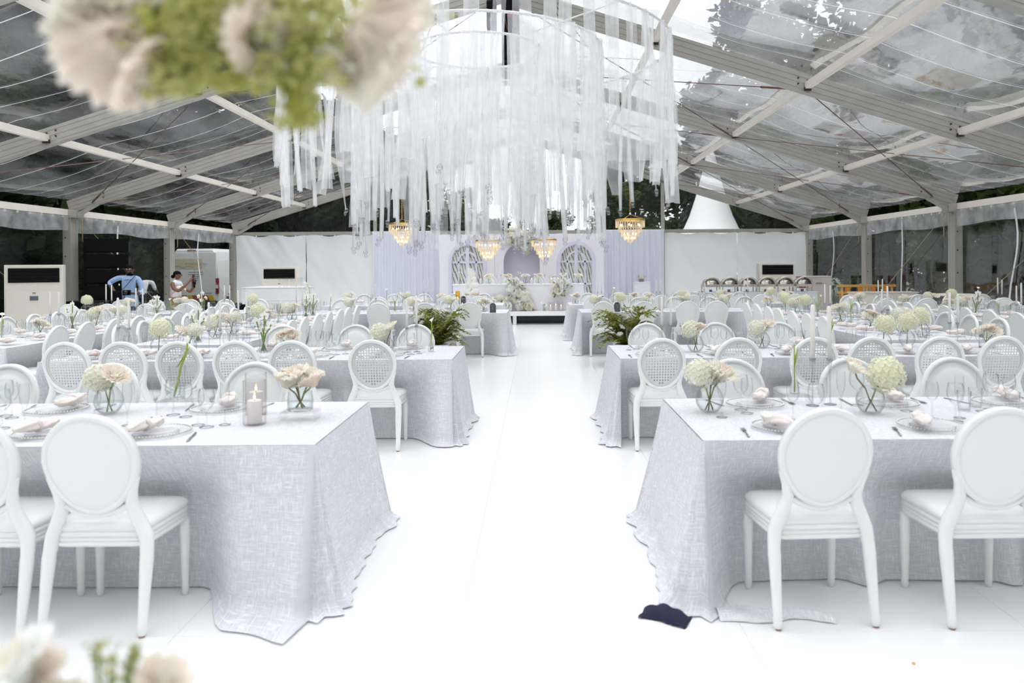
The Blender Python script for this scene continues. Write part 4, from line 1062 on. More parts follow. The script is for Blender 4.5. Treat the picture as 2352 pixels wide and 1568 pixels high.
# ---- the other tables
VN = {'h': 'round vase of hydrangea and rose', 'r': 'low vase of cream roses', 'g': 'round vase of one hydrangea', 'b': 'bud vase with single calla', 'o': 'tall vase of white orchids', 'k': 'round vase of carnation', 't': 'bud vase with white tulips', 'p': 'pillar candle in glass cylinder', 'c': 'taper candle'}
def centre(T, items):
    cnt = {}
    for it in items:
        u, k = it[0], it[1]; v = T.W / 2 + (it[2] if len(it) > 2 else rnd.uniform(-.06, .06)); p = T.P(u, v); x, y = p.x, p.y
        x, y = find(x, y, {'c': .09, 'p': .065, 'b': .05, 't': .08}.get(k, .115)); cnt[k] = cnt.get(k, 0) + 1; lab = '%s, %s such %s on the %s' % (VN[k], ORD[cnt[k]], T.end, T.name)
        q = lambda a: rnd.uniform(-a, a)
        if k == 'h': vase('ball', [('palehyd', -.05 + q(.02), q(.03), .20 + q(.02), .092, 'stem'), ('rose' if rnd.random() < .5 else 'blush', .055 + q(.02), q(.03), .23 + q(.03), .064, 'stem_brown')], x, y, TZ, lab)
        elif k == 'r': vase('cyl', [('rose', -.06, q(.03), .15, .066, 'stem'), ('carn', .06, q(.03), .15, .066, 'stem'), ('blush', q(.02), .0, .19, .066, 'stem')], x, y, TZ, lab)
        elif k == 'g': vase('ball', [('hyd', q(.03), q(.02), .24, .10, 'stem')], x, y, TZ, lab)
        elif k == 'b': vase('bud', [('calla', q(.03), q(.02), .30 + q(.04), .03, 'stem_pale')], x, y, TZ, lab)
        elif k == 't': vase('bud', [('tulip', -.04, q(.02), .29, .026, 'stem_pale'), ('tulip', .05, q(.02), .32, .026, 'stem_pale')], x, y, TZ, lab)
        elif k == 'o': vase('tall', [('orchid', -.06, -.02, .30, .05, 'stem'), ('orchid', .02, -.03, .36, .05, 'stem'), ('orchid', .08, -.02, .27, .048, 'stem'), ('orchid', .0, -.03, .23, .042, 'stem_pale')], x, y, TZ, lab)
        elif k == 'k': vase('ball', [('carn', -.055, q(.03), .20, .075, 'stem'), ('palehyd', .06, q(.03), .22, .075, 'stem'), ('white', 0, .05, .18, .06, 'stem')], x, y, TZ, lab)
        elif k == 'p': hurricane(x, y, 'lit ' + lab)
        elif k == 'c':
            taper(x - .045, y, 'left ' + lab, s=.98 + q(.05)); taper(x + .045, y + .03, 'right ' + lab, s=.98 + q(.05))
centre(L2, [(.28, 'b', .05), (.46, 'c', -.05), (.66, 'h', 0), (1.68, 'r', .1), (2.05, 'o', .1), (2.27, 'c', -.1), (2.65, 'k', 0), (2.95, 'g', .1), (3.3, 'c', .1)])
centre(R2, [(.52, 'c', .02), (.76, 'h', -.1), (1.6, 'h', .1), (2.05, 'b', -.1), (2.6, 'g', 0), (2.95, 'g', .25), (3.3, 'c', 0), (3.65, 'r', .1)])
def cyc(L, seq, start=.35, step=.5):
    out = []; u = start; i = 0
    while u < L - .25: out.append((u, seq[i % len(seq)])); u += step; i += 1
    return out
centre(LZ, cyc(5.3, 'ohkcgrbhco', .3, .46)); centre(RZ, cyc(5.3, 'ghcrbkctgh', .3, .46))
centre(L3, [(.55, 'r'), (.85, 'p'), (1.15, 'h'), (1.5, 'p'), (1.75, 'h'), (2.1, 't'), (2.5, 'c'), (2.9, 'h'), (3.3, 'b'), (3.65, 'k')])
centre(R3, [(.3, 'h'), (.75, 'g'), (1.2, 'h'), (1.55, 'p'), (1.9, 'k'), (2.3, 'c'), (2.7, 'h'), (3.1, 'p'), (3.5, 'r'), (3.8, 'g')])
centre(L4, [(1.35, 'r'), (1.75, 'c'), (2.2, 'k'), (2.6, 'b'), (3.0, 'p'), (3.4, 'h')])
centre(R4, [(.2, 'r'), (.7, 'c'), (1.0, 'b'), (1.5, 'r'), (2.0, 'c'), (2.5, 'h'), (3.0, 'p'), (3.4, 'h'), (3.9, 'c'), (4.4, 'g'), (4.9, 'r')])
centre(LO, cyc(5.4, 'gbrcohkcob', .3, .5)); centre(RO, cyc(5.4, 'hcrgkcbohr', .3, .5))
centre(L5, cyc(3.9, 'gcokbhc', .3, .45)); centre(R5, cyc(3.6, 'kcrhgbc', .3, .45))

# table number signs: slate arches with gold figures
def sign(x, y, rz, lab, strokes):
    t = thing('table_sign', lab, 'sign', (x, y, TZ), rz, 'slate table signs')
    o_ = [(-.055, 0), (.055, 0), (.055, .12)] + [(.055 * math.cos(a), .12 + .055 * math.sin(a)) for a in [PI * i / 12 for i in range(1, 12)]] + [(-.055, .12)]
    O('board', (MB().prism(o_, 0, .008), ['slate']), t)
    mb = MB()
    for i in range(5): mb.box((-.024 + i * .012, -.001, .122), (.008, .002, .009))
    O('lettering', (mb, ['gold']), t)
    mb = MB()
    for (a, b, wd) in strokes: mb.tube([(a[0], -.001, a[1]), (b[0], -.001, b[1])], wd, 5, flat=.4)
    O('figure', (mb, ['gold']), t)
x, y = px(1133, 717); sign(x, 13.62, 0, 'dark arched sign with gold figure on the third left table', [((-.006, .10), (-.004, .04), .006), ((-.006, .085), (.014, .064), .004), ((-.002, .06), (.014, .064), .004)])
x, y = px(1414, 714); sign(x, 13.62, R(-18), 'dark arched sign with gold figure on the third right table', [((-.018, .095), (.018, .095), .005), ((.018, .095), (-.0, .04), .006)])
sign(-1.64, 17.05, R(10), 'dark arched sign beside the cake on the fourth left table', [((-.01, .09), (.01, .05), .005)])
sign(1.42, 16.72, R(5), 'dark arched sign on the fourth right table', [((0, .09), (0, .05), .005)])

# cake on the fourth left table
t = thing('wedding_cake', 'white tiered cake with draped petals on gold board, fourth left table', 'cake', (-1.43, 16.9, TZ))
mb = MB(); mb.box((0, 0, .10), (.26, .26, .004)); mb.box((0, 0, .196), (.28, .28, .008))
for a in (-.13, .13): mb.box((a, 0, .1), (.006, .26, .192)); mb.box((0, a, .1), (.26, .006, .192))
O('acrylic_stand', (mb, ['acrylic']), t)
O('gold_board', (MB().lathe([(.001, .201), (.165, .201), (.168, .207), (.165, .214), (.001, .214)], 32), ['gold']), t)
for r_, z0, z1 in ((.155, .214, .34), (.14, .34, .47), (.095, .47, .60), (.07, .60, .70)):
    O('tier', (MB().lathe([(.001, z0), (r_ - .004, z0), (r_, z0 + .005), (r_, z1 - .008), (r_ - .008, z1), (.001, z1)], 32), ['cake']), t)
mb = MB()
for i in range(14):
    a = -PI / 2 - .5 + rnd.uniform(-.35, .5); z = .26 + i * .037; r_ = .15 if z < .34 else (.135 if z < .47 else (.09 if z < .6 else .06)); c = Vector((r_ * math.cos(a), r_ * math.sin(a), z)); s_ = rnd.uniform(.04, .065)
    mb.grid(lambda u, v: c + Vector(((u - .5) * s_ * 2, -.03 * math.sin(PI * u) - .012, (v - .5) * s_ * 1.7 + .02 * math.sin(u * 7 + i))), 5, 4)
mb.grid(lambda u, v: Vector((-.10 + u * .12, -.03 + .02 * math.sin(PI * v), .68 + .10 * math.sin(u * 2.2) * (1 - u * .3) + (v - .5) * .06)), 6, 4)
O('petal_drape', (mb, ['cake']), t)
t = thing('amber_lamp', 'small amber glass tea-light lamp beside the cake', 'candle', (-1.75, 16.92, TZ))
O('glass_shade', (MB().lathe([(.045, .12), (.05, .16), (.05, .26), (.04, .29)], 16), ['amber_glass']), t); O('cup', (MB().lathe([(.001, .002), (.05, .002), (.05, .11), (.046, .12), (.001, .115)], 16), ['wax']), t)
c = O('flame', (MB().lathe([(.0005, .118), (.009, .13), (.006, .15), (.0005, .17)], 8), ['flame']), t)

# ferny floor arrangements in front of the third tables
def fern(x, y, lab, seed, sc_=1.0):
    q = random.Random(seed); t = thing('fern_arrangement', lab, 'plant', (x, y, 0)); t.scale = (sc_,) * 3
    O('pot', (MB().lathe([(.001, .01), (.11, 0), (.14, .02), (.16, .28), (.17, .3), (.15, .3), (.14, .26), (.001, .26)], 18), ['deck_white']), t)
    for b in range(80):
        a = q.uniform(0, 6.28); L = q.uniform(.35, .62); rise = q.uniform(.15, .62); mb = MB(); pts = []
        for i in range(9):
            s_ = i / 8; pts.append(Vector((math.cos(a) * L * s_ * .95, math.sin(a) * L * s_ * .75, .27 + rise * math.sin(s_ * 1.9) - .18 * s_ * s_ * (1 - rise))))
        mb.tube(pts, [.004 - .003 * i / 8 for i in range(9)], 4, 1)
        vs = []; fs = []
        for i in range(2, 33):
            s_ = i / 33; k = min(7, int(s_ * 8)); p = pts[k].lerp(pts[k + 1], s_ * 8 - k); d = (pts[k + 1] - pts[k]).normalized(); sd = d.cross(Vector((0, 0, 1))).normalized() * (1 if i % 2 else -1)
            e = (sd * .9 + d * .6 + Vector((0, 0, q.uniform(-.3, .4)))).normalized(); f = e.cross(Vector((q.uniform(-.3, .3), q.uniform(-.3, .3), 1))).normalized(); ll = q.uniform(.07, .11) * (1 - .3 * s_); bI = len(vs)
            vs += [p, p + e * ll * .5 + f * .02, p + e * ll, p + e * ll * .5 - f * .02]; fs.append((bI, bI + 1, bI + 2, bI + 3))
        mb.add(vs, fs, 0, False); O('frond', (mb, ['fern_leaf', 'stem_brown']), t)
    for i in range(4): bloom(t, 'white', (q.uniform(-.3, .3), q.uniform(-.3, -.1), q.uniform(.45, .75)), .045, (.8, q.uniform(-.5, .5)), i)
fern(-1.62, 12.45, 'green fern arrangement on floor before the third left table', 3, 1.05)
fern(1.42, 12.2, 'green fern arrangement on floor before the third right table', 5, 1.08)
# slack of the right front cloth trailing over the floor between the chair legs
hem = [o for o in bpy.data.objects if o.get('label') == 'floor-length pale linen cloth over the front right table'][0]
mb = MB(); vs = []; uvs = []; nu_, nv_ = 30, 12
for j in range(nv_ + 1):
    for i in range(nu_ + 1):
        u, v = i / nu_, j / nv_; wd = .17 * (1 - .45 * u) + .03 * math.sin(u * 7)
        xx = .80 + .50 * u; yy = 3.44 - .05 * u + (v - .5) * wd + .012 * math.sin(u * 11)
        zz = .006 + .022 * max(0, math.sin(v * PI)) * (.6 + .5 * math.sin(u * 6 + v * 5)) + .006 * noise.noise((u * 9, v * 6, 2))
        vs.append((xx - hem.location.x, yy - hem.location.y, max(.004, zz))); uvs.append((u * .5 + 3, v * .2 + 9))
mb.add(vs, [(j * (nu_ + 1) + i, j * (nu_ + 1) + i + 1, (j + 1) * (nu_ + 1) + i + 1, (j + 1) * (nu_ + 1) + i) for j in range(nv_) for i in range(nu_)], 0, True, uvs)
O('trailing_hem', (mb, ['linen']), hem)
# navy cloth under the near corner of the right cloth
o = O('cloth_bag', (MB().grid(lambda u, v: Vector((-.11 + .22 * u, -.06 + .12 * v + .012 * math.sin(u * 5), .004 + .045 * math.sin(PI * u) ** .6 * math.sin(PI * v) ** .5 + .006 * math.sin(u * 17 + v * 9))), 16, 10), ['navy']), None, (.565, 3.40, 0), R(-25))
tag(o, 'navy blue cloth bag lying on the floor beneath the right table hem', 'bag')
# ================================================================== STAGE, BACKDROP, HEAD TABLE
SY = 20.6
t = thing('stage_platform', 'low white stage platform with black gap beneath, behind the aisle', 'stage', (-.6, SY, 0))
O('deck', (MB().cbox((0, 1.28, .30), (6.6, 2.56, .12), .006), ['deck_white']), t)
for x in (-3.2, -1.6, 0, 1.6, 2.35, 3.2): O('leg', (MB().cbox((x, .12, .12), (.10, .10, .24), .006), ['deck_white']), t)
O('under_deck_shade', (MB().box((0, .7, .12), (6.5, .02, .24)), ['black_gloss']), t)  # black sheet standing in for the shade in the void under the deck
t = thing('head_table', 'long white panelled head table on the stage', 'table', (-.5, 20.95, .36))
O('front_panel', (MB().cbox((0, 0, .35), (3.6, .03, .70), .004), ['counter_white']), t)
for s_ in (-1, 1): O('side_panel', (MB().cbox((s_ * 1.785, .38, .35), (.03, .72, .70), .004), ['counter_white']), t)
O('tabletop', (MB().cbox((0, .37, .715), (3.64, .80, .03), .004), ['counter_white']), t)
HZ = .36 + .731
def cluster(lab, pts, n, kinds, r0, seed, foliage=True, hang=False):
    """a mass of white blooms following a list of (x, y, z, radius) blobs"""
    q = random.Random(seed); c0 = pts[0]; t = thing('flower_cluster', lab, 'flowers', (c0[0], c0[1], c0[2]))
    mb = MB()
    for (x, y, z, r_) in pts: mb.ball((x - c0[0], y - c0[1], z - c0[2]), (r_ * .62, r_ * .5, r_ * .62), 8, 6)
    O('moss_base', (mb, ['fern_leaf']), t)
    for i in range(n):
        x, y, z, r_ = pts[i % len(pts)]; a = q.uniform(0, 6.28); e = q.uniform(-1, 1); d = Vector((math.cos(a) * math.sqrt(1 - e * e), -abs(math.sin(a)) * math.sqrt(1 - e * e) * .8, e)) * r_ * q.uniform(.85, 1.08)
        bloom(t, kinds[i % len(kinds)], (x - c0[0] + d.x, y - c0[1] + d.y, z - c0[2] + d.z), r0 * q.uniform(1.1, 1.6), (R(70) + q.uniform(-.5, .5), q.uniform(-.5, .5)), i)
    if foliage:
        mb = MB(); vs = []; fs = []
        for i in range(10):
            x, y, z, r_ = pts[i % len(pts)]; a = q.uniform(0, 6.28); p = Vector((x - c0[0] + r_ * math.cos(a), y - c0[1] - r_ * .5, z - c0[2] + r_ * math.sin(a))); e = Vector((math.cos(a), -.2, math.sin(a))) * .09; f = Vector((-math.sin(a), 0, math.cos(a))) * .025; b = len(vs)
            vs += [p, p + e * .5 + f, p + e, p + e * .5 - f]; fs.append((b, b + 1, b + 2, b + 3))
        mb.add(vs, fs, 0, False); O('leaf_spray', (mb, ['fern_leaf']), t)['kind'] = 'stuff'
S2 = F / 20.9
def hx(u, v, Y=20.85): return ((u - 1232) * Y / F, Y, CH - (v - 612 + (u - 1232) * .007) * Y / F)
cluster('cascade of white roses down the middle of the head table', [(*hx(1182, 655), .16), (*hx(1186, 668), .19), (*hx(1194, 682), .20), (*hx(1203, 695), .20), (*hx(1208, 704), .19)], 110, ['white', 'white', 'palehyd', 'white', 'rose'], .062, 1)
cluster('round cluster of white roses on the right front of the head table', [(*hx(1288, 660), .19), (*hx(1280, 668), .13), (*hx(1298, 655), .13)], 52, ['white', 'rose', 'white'], .06, 2)
cluster('low mound of white roses on the stage at left of the cascade', [(*hx(1137, 703, 20.75), .15), (*hx(1152, 696, 20.75), .17), (*hx(1128, 696, 20.75), .13), (*hx(1160, 707, 20.75), .12)], 64, ['white', 'palehyd', 'white'], .06, 3)
for i, (u, hh, lab) in enumerate(((1264, 1.0, 'left'), (1276, 1.15, 'middle'), (1288, 1.0, 'right'))):
    hurricane((u - 1232) * 20.78 / F, 20.72 + .02 * i, 'lit pillar candle on the stage edge, %s of three' % lab, z=.361, s=hh)
vase('cyl', [('blush', -.05, 0, .14, .06, 'stem'), ('rose', .05, 0, .15, .06, 'stem'), ('carn', 0, .04, .16, .05, 'stem')], (1293 - 1232) * 20.7 / F + .2, 20.72, .361, 'low vase of cream roses on the stage edge right of three candles')
vase('tall', [('orchid', -.05, -.02, .22, .06, 'stem'), ('orchid', .03, -.02, .16, .06, 'stem')], (1258 - 1232) * 20.7 / F - .1, 20.74, .361, 'white orchids on the stage edge left of three candles')
for i, (u, k) in enumerate(((1055, 'calla'), (1122, 'rose'), (1166, 'blush'), (1190, 'tulip'), (1207, 'white'), (1236, 'carn'), (1294, 'lily'), (1328, 'rose'))):
    st = 'bud' if k in ('calla', 'tulip') else 'ball'
    fl_ = [(k, 0, 0, .30, .03, 'stem_pale'), (k, .06, 0, .28, .03, 'stem_pale')] if st == 'bud' else [(k, -.06, 0, .22, .07, 'stem'), (k, .05, 0, .23, .07, 'stem'), ('rose', 0, -.03, .2, .06, 'stem')]
    vase(st, fl_, (u - 1232) * 21.2 / F, 21.25, HZ, 'small vase of white flowers on the head table, %s from its left end' % ORD[i + 1])
for i, (u, s_) in enumerate(((1141, .95), (1150, 1.0), (1243, 1.0), (1251, .95))): taper((u - 1232) * 21.3 / F, 21.4, 'white taper on the head table, %s of four from its left end' % ORD[i + 1], z=HZ, s=s_)
for i, u in enumerate((1090, 1096, 1221, 1266, 1273)): hurricane((u - 1232) * 21.2 / F + (.1 if i in (1, 4) else 0), 21.15, 'lit pillar candle on the head table, %s of five from its left end' % ORD[i + 1], z=HZ, s=1.0)
for i, x in enumerate((-1.35, -.85, .05, .55)):
    chair(x, 22.15, PI, False, 'pale oval-back chair behind the head table, %s from its left end' % ORD[i + 1], 'head table chairs', z=.361)
    o = O('charger_plate', PLATE, None, (x, 21.5, HZ)); tag(o, 'plate on the head table, %s from its left end' % ORD[i + 1], 'plate', 'plates on the head table')
# ---- backdrop of lavender boards with arches
BY = 23.3; S3 = F / BY
def bx_(u): return (u - 1232) / S3
ZT = CH + (612 - 537) / S3
bd = thing('stage_backdrop', 'lavender panelled backdrop with arched windows and centre niche', 'backdrop', (0, BY, 0))
def arch_panel(x0, x1, ztop, cx, w, zs, y0, y1):
    """board from the floor to ztop with a round-headed opening"""
    mb = MB(); n_ = 24; r_ = w / 2
    prof = [(cx - r_, 0.0)] + [(cx - r_ * math.cos(PI * i / n_), zs + r_ * math.sin(PI * i / n_)) for i in range(n_ + 1)] + [(cx + r_, 0.0)]
    mb.box(((x0 + cx - r_) / 2, (y0 + y1) / 2, ztop / 2), (cx - r_ - x0, y1 - y0, ztop)); mb.box(((x1 + cx + r_) / 2, (y0 + y1) / 2, ztop / 2), (x1 - cx - r_, y1 - y0, ztop))
    ar = prof[1:-1]
    for i in range(len(ar) - 1):
        (a, za), (b, zb) = ar[i], ar[i + 1]
        mb.add([(a, y0, za), (b, y0, zb), (b, y0, ztop), (a, y0, ztop), (a, y1, za), (b, y1, zb), (b, y1, ztop), (a, y1, ztop)], [(0, 1, 2, 3), (7, 6, 5, 4), (0, 4, 5, 1), (3, 2, 6, 7)], 0, False)
    # reveal
    vs = [(a, y, z) for a, z in prof for y in (y0, y1)]
    mb.add(vs, [(2 * i, 2 * i + 1, 2 * i + 3, 2 * i + 2) for i in range(len(prof) - 1)], 0, False)
    return mb
cxs = {'l': bx_(1073.5), 'c': bx_(1198.5), 'r': bx_(1323.5)}
zsp = CH + (612 - 598) / S3
for nm_, x0, x1, k, w_ in (('board', bx_(1010), bx_(1136), 'l', 1.10), ('board', bx_(1136) + .01, bx_(1258) - .01, 'c', 1.10), ('board', bx_(1258), bx_(1386), 'r', 1.10)):
    b_ = O('board', (arch_panel(x0, x1, ZT, cxs[k], w_, zsp + (.0 if k != 'c' else -.02), 0, .16), ['lavender']), bd)
    if k == 'c':
        O('niche_back', (MB().box((cxs[k], .36, 1.1), (1.2, .02, 2.3)), ['lavender_dark']), bd)
        mb = MB(); pr_ = [(cxs[k] - .55, 0)] + [(cxs[k] - .55 * math.cos(PI * i / 20), zsp - .02 + .55 * math.sin(PI * i / 20)) for i in range(21)] + [(cxs[k] + .55, 0)]
        mb.add([(a, y, z) for a, z in pr_ for y in (.16, .35)], [(2 * i, 2 * i + 1, 2 * i + 3, 2 * i + 2) for i in range(len(pr_) - 1)], 0, False); O('niche_reveal', (mb, ['lavender']), bd)
    else:
        c_ = cxs[k]
        def arc_band(r0, r1, y0, y1, zc, mat=0):
            mb = MB(); n_ = 24
            vs = []
            for i in range(n_ + 1):
                a = PI * i / n_
                for r_ in (r0, r1):
                    for y in (y0, y1): vs.append((c_ - r_ * math.cos(a), y, zc + r_ * math.sin(a)))
            fs = []
            for i in range(n_):
                b = i * 4; fs += [(b, b + 2, b + 6, b + 4), (b + 1, b + 5, b + 7, b + 3), (b, b + 4, b + 5, b + 1), (b + 2, b + 3, b + 7, b + 6)]
            mb.add(vs, fs, 0, False); return mb
        wf = O('window_frame', (arc_band(.48, .58, -.03, .10, zsp), ['lavender_dark']), bd)
        for s_ in (-1, 1):
            O('jamb', (MB().cbox((c_ + s_ * .53, .035, zsp / 2), (.10, .13, zsp), .004), ['lavender_dark']), bd)
            O('mullion', (MB().cbox((c_ + s_ * .27, .05, zsp / 2), (.05, .06, zsp), .003), ['lavender_dark']), bd)
        O('mullion', (arc_band(.245, .295, .02, .08, zsp), ['lavender_dark']), bd)
        O('mullion', (MB().cbox((c_, .05, (zsp + .5) / 2), (.11, .07, zsp + .5), .003), ['lavender_dark']), bd)
        for z_ in (zsp - .04, zsp - .72): O('transom', (MB().cbox((c_, .05, z_), (1.0, .06, .06), .003), ['lavender_dark']), bd)
        # panes with painted-in reflection streaks behind the bars
        for s_ in (-1, 1):
            for (a, b) in ((.055, .245), (.295, .48)):
                xm = c_ + s_ * (a + b) / 2
                for (z0, z1) in ((.05, zsp - .75), (zsp - .69, zsp - .07)): O('pane', (MB().box((xm, .11, (z0 + z1) / 2), (b - a, .01, z1 - z0)), ['reflection_pane']), bd)
            for (r0, r1) in ((0, .245), (.295, .48)):
                mb = MB(); vs = []; n_ = 10
                for i in range(n_ + 1):
                    a = PI / 2 * i / n_
                    for r_ in (r0, r1): vs.append((c_ + s_ * max(.055 if False else 0, r_ * math.cos(a)), .105, zsp - .01 + r_ * math.sin(a)))
                mb.add(vs, [(2 * i, 2 * i + 1, 2 * i + 3, 2 * i + 2) for i in range(n_)], 0, False); O('pane', (mb, ['reflection_pane']), bd)
def bq(u, v): return (bx_(u), BY - .12, CH + (612 - v) / S3)
cluster('hanging cluster of white roses over the niche of the backdrop', [(*bq(1196, 548), .24), (*bq(1180, 542), .17), (*bq(1212, 549), .19), (*bq(1206, 561), .14), (*bq(1174, 548), .13), (*bq(1209, 570), .09)], 96, ['white', 'rose', 'white', 'white', 'palehyd'], .075, 6)
# ---- pleated curtains at either side
def drape(lab, x0, x1, y, z1, seed):
    mb = MB(); n_ = int((x1 - x0) * 90)
    def off(x): return .035 * math.sin(x * 34 + 1.5 * noise.noise((x * 3, seed, 0))) + .02 * noise.noise((x * 6, seed, 3))
    for side in (0, .006):
        mb.grid(lambda u, v: Vector((x0 + (x1 - x0) * u + .02 * noise.noise((u * 20, v * 2, seed)) * (1 - v), y + side + off(x0 + (x1 - x0) * u) * (1.2 - .4 * v), .01 + (z1 - .01) * v)), n_, 6)
    o = O('pleated_curtain', (mb, ['curtain'])); tag(o, lab, 'curtain', 'pleated curtains beside the backdrop'); return o
S4 = F / 23.6
drape('pale blue pleated curtain left of the stage backdrop', (857 - 1232) / S4, (1008 - 1232) / S4, 23.55, CH + (612 - 531) / S4, 1)
drape('pale blue pleated curtain right of the stage backdrop', (1388 - 1232) / S4, (1524 - 1232) / S4, 23.55, CH + (612 - 530) / S4, 2)
for lab, u0, u1 in (('left', 857, 1008), ('right', 1388, 1524)):
    t = thing('curtain_rail', 'thin white rail and stands carrying the %s pleated curtain' % lab, 'curtain rail', ((u0 - 1232) / S4, 23.62, 0))
    Lr = (u1 - u0) / S4; O('bar', (MB().tube([(-.03, 0, CH + 82 / S4), (Lr + .03, 0, CH + 82 / S4)], .018, 8), ['ring_white']), t)
    for x in (0, Lr): O('pole', (MB().tube([(x, .03, 0), (x, .03, CH + 82 / S4)], .02, 8), ['ring_white']), t); O('foot', (MB().cbox((x, .03, .01), (.4, .3, .02), .004), ['ring_white']), t)
# pedestal and ice bucket before the right curtain
xp = (1473 - 1232) * 22.9 / F
o = thing('pedestal', 'white square pedestal before the right curtain', 'pedestal', (xp, 22.9, 0)); O('plinth', (MB().cbox((0, 0, .53), (.46, .46, 1.06), .006), ['counter_white']), o); O('cap', (MB().cbox((0, 0, 1.075), (.49, .49, .03), .004), ['counter_white']), o)
o = thing('ice_bucket', 'steel ice bucket on the white pedestal', 'bucket', (xp, 22.9, 1.091)); O('bucket', (MB().lathe([(.001, .005), (.075, .005), (.078, 0), (.095, .18), (.10, .19), (.095, .19), (.074, .012), (.001, .012)], 20), ['steel']), o)
for s_ in (-1, 1): O('handle', (MB().torus((s_ * .11, 0, .15), .022, .006, 12, 6, axis=Matrix.Rotation(PI / 2, 3, 'X')), ['steel']), o)

# ================================================================== CRYSTAL CHANDELIERS
def crystal(x, y, ztop, D, lab, hx_):
    t = thing('crystal_chandelier', lab, 'chandelier', (x, y, ztop), 0, 'tiered crystal chandeliers'); r_ = D / 2
    ru = roof_z(hx_) - .1
    b = O('gold_band', (MB().lathe([(r_, 0), (r_ + .006, -.005), (r_ + .006, -.035), (r_, -.04), (r_ - .01, -.035), (r_ - .01, -.005), (r_, 0)], 32), ['gold']), t)
    mb = MB()
    for i in range(3): a = i * 2.094; mb.tube([(r_ * math.cos(a), r_ * math.sin(a), -.005), (0, 0, .12)], .004, 5)
    O('hanger', (mb, ['gold']), t)
    mb = MB(); z = .12; i = 0
    while z < ru - ztop:
        mb.torus((0, 0, z), .016, .004, 8, 4, axis=Matrix.Rotation(PI / 2, 3, 'X' if i % 2 else 'Y')); z += .03; i += 1
        if i > 24: break
    mb.tube([(0, 0, z), (hx_ - x, 0, ru - ztop)], .004, 6); O('chain', (mb, ['gold']), t)
    zz = -.03; tiers = ((1.0, .17), (.80, .15), (.62, .15), (.42, .13), (.2, .10))
    k = 0
    for f_, h in tiers:
        n_ = max(6, int(34 * f_)); rr = r_ * f_ * .97
        for q in (0,):
            mb = MB()
            for i in range(n_):
                a = 2 * PI * i / n_; c = Vector((rr * math.cos(a), rr * math.sin(a), 0)); w_ = 2 * PI * rr / n_ * .36
                mb.tube([c + Vector((0, 0, zz)), c + Vector((0, 0, zz - h))], w_, 4, flat=.55, smooth=False)
            O('prism_ring', (mb, ['prism']), t)['kind'] = 'stuff'
        nb = 6 if f_ > .7 else 4
        if f_ in (1.0, .62, .42):
            for i in range(nb):
                a = 2 * PI * i / nb + .3; O('bulb', (MB().ball((rr * .72 * math.cos(a), rr * .72 * math.sin(a), zz - h * .62), (.016, .016, .024), 8, 6), ['bulb']), t)
        zz -= h * .72
for (u, vtop, wd, Y, lab) in ((924, 511, 55, 19.3, 'tiered crystal chandelier before the left pleated curtain'), (1121, 550, 52, 20.3, 'tiered crystal chandelier over the head table, left of the niche'), (1250, 549, 52, 20.3, 'tiered crystal chandelier over the head table, right of the niche'), (1448, 505, 61, 18.4, 'tiered crystal chandelier before the right pleated curtain')):
    s_ = F / Y; crystal((u - 1232) / s_, Y, CH + (612 - vtop) / s_, wd * 1.1 / s_, lab, XC + (-2.7 if u < 1000 else 2.7 if u > 1400 else 0))

# ================================================================== RIBBON CHANDELIER OVER THE AISLE
RX, RY, RZ_ = -.74, 10.0, 4.40
rc = thing('ribbon_chandelier', 'huge round chandelier of white organza ribbons with crystal drops over the aisle', 'chandelier', (RX, RY, RZ_))
q = random.Random(21)
RINGS = ((2.50, 62, 1.55, 2.1), (1.60, 74, 1.9, 2.5), (.84, 42, 2.1, 2.62))
for r_, n_, l0, l1 in RINGS: O('ring', (MB().torus((0, 0, 0), r_, .017, 64, 6), ['ring_white']), rc)
mb = MB(); mb.torus((0, 0, -.03), .84, .014, 64, 6); O('light_tube', (mb, ['tube_blue']), rc) if False else None
for i in range(6):
    a = i * PI / 3 + .2; O('spoke', (MB().tube([(.84 * math.cos(a), .84 * math.sin(a), 0), (2.5 * math.cos(a), 2.5 * math.sin(a), 0)], .008, 5), ['ring_white']), rc)
    O('suspension_wire', (MB().tube([(1.6 * math.cos(a), 1.6 * math.sin(a), 0), (0, 0, roof_z(RX) - RZ_ - .1)], .005, 5), ['cable']), rc)
DROP = MB().ball((0, 0, 0), .032, 10, 7).mesh('crystal_drop', ['crystal'])
def ribbon(ax, ay, ang, L, w0, gather, wob, loose):
    mb = MB(); n_ = 16; ph = q.uniform(0, 6); tw = q.uniform(-.5, .5); dx, dy = q.uniform(-.10, .10) * loose, q.uniform(-.10, .10) * loose
    def fn(u, v):
        wv = w0 * (1 - .85 * smooth01((v - .45) / .55)) if gather else w0 * (1 + .25 * v * loose)
        a = ang + tw * v * 2 + .5 * math.sin(v * 5 + ph) * wob
        fold = .028 * math.sin(u * 2 * PI * 1.6 + ph + v * 1.5)
        ox = (u - .5) * wv * math.cos(a) - fold * math.sin(a); oy = (u - .5) * wv * math.sin(a) + fold * math.cos(a)
        return Vector((ax + ox + dx * v * v + .03 * wob * math.sin(v * 4 + ph), ay + oy + dy * v * v + .03 * wob * math.cos(v * 3 + ph), .015 * math.sin(u * 3) - L * v))
    mb.grid(fn, 6, n_)
    o = O('ribbon', (mb, ['organza' if q.random() < .6 else 'organza_soft']), rc)
    if gather:
        e = fn(.5, 1.0); O('crystal_drop', DROP, o, (e.x, e.y, e.z - .02))
        O('crystal_drop', DROP, o, (e.x + q.uniform(-.02, .02), e.y, e.z - .07), scale=.8)
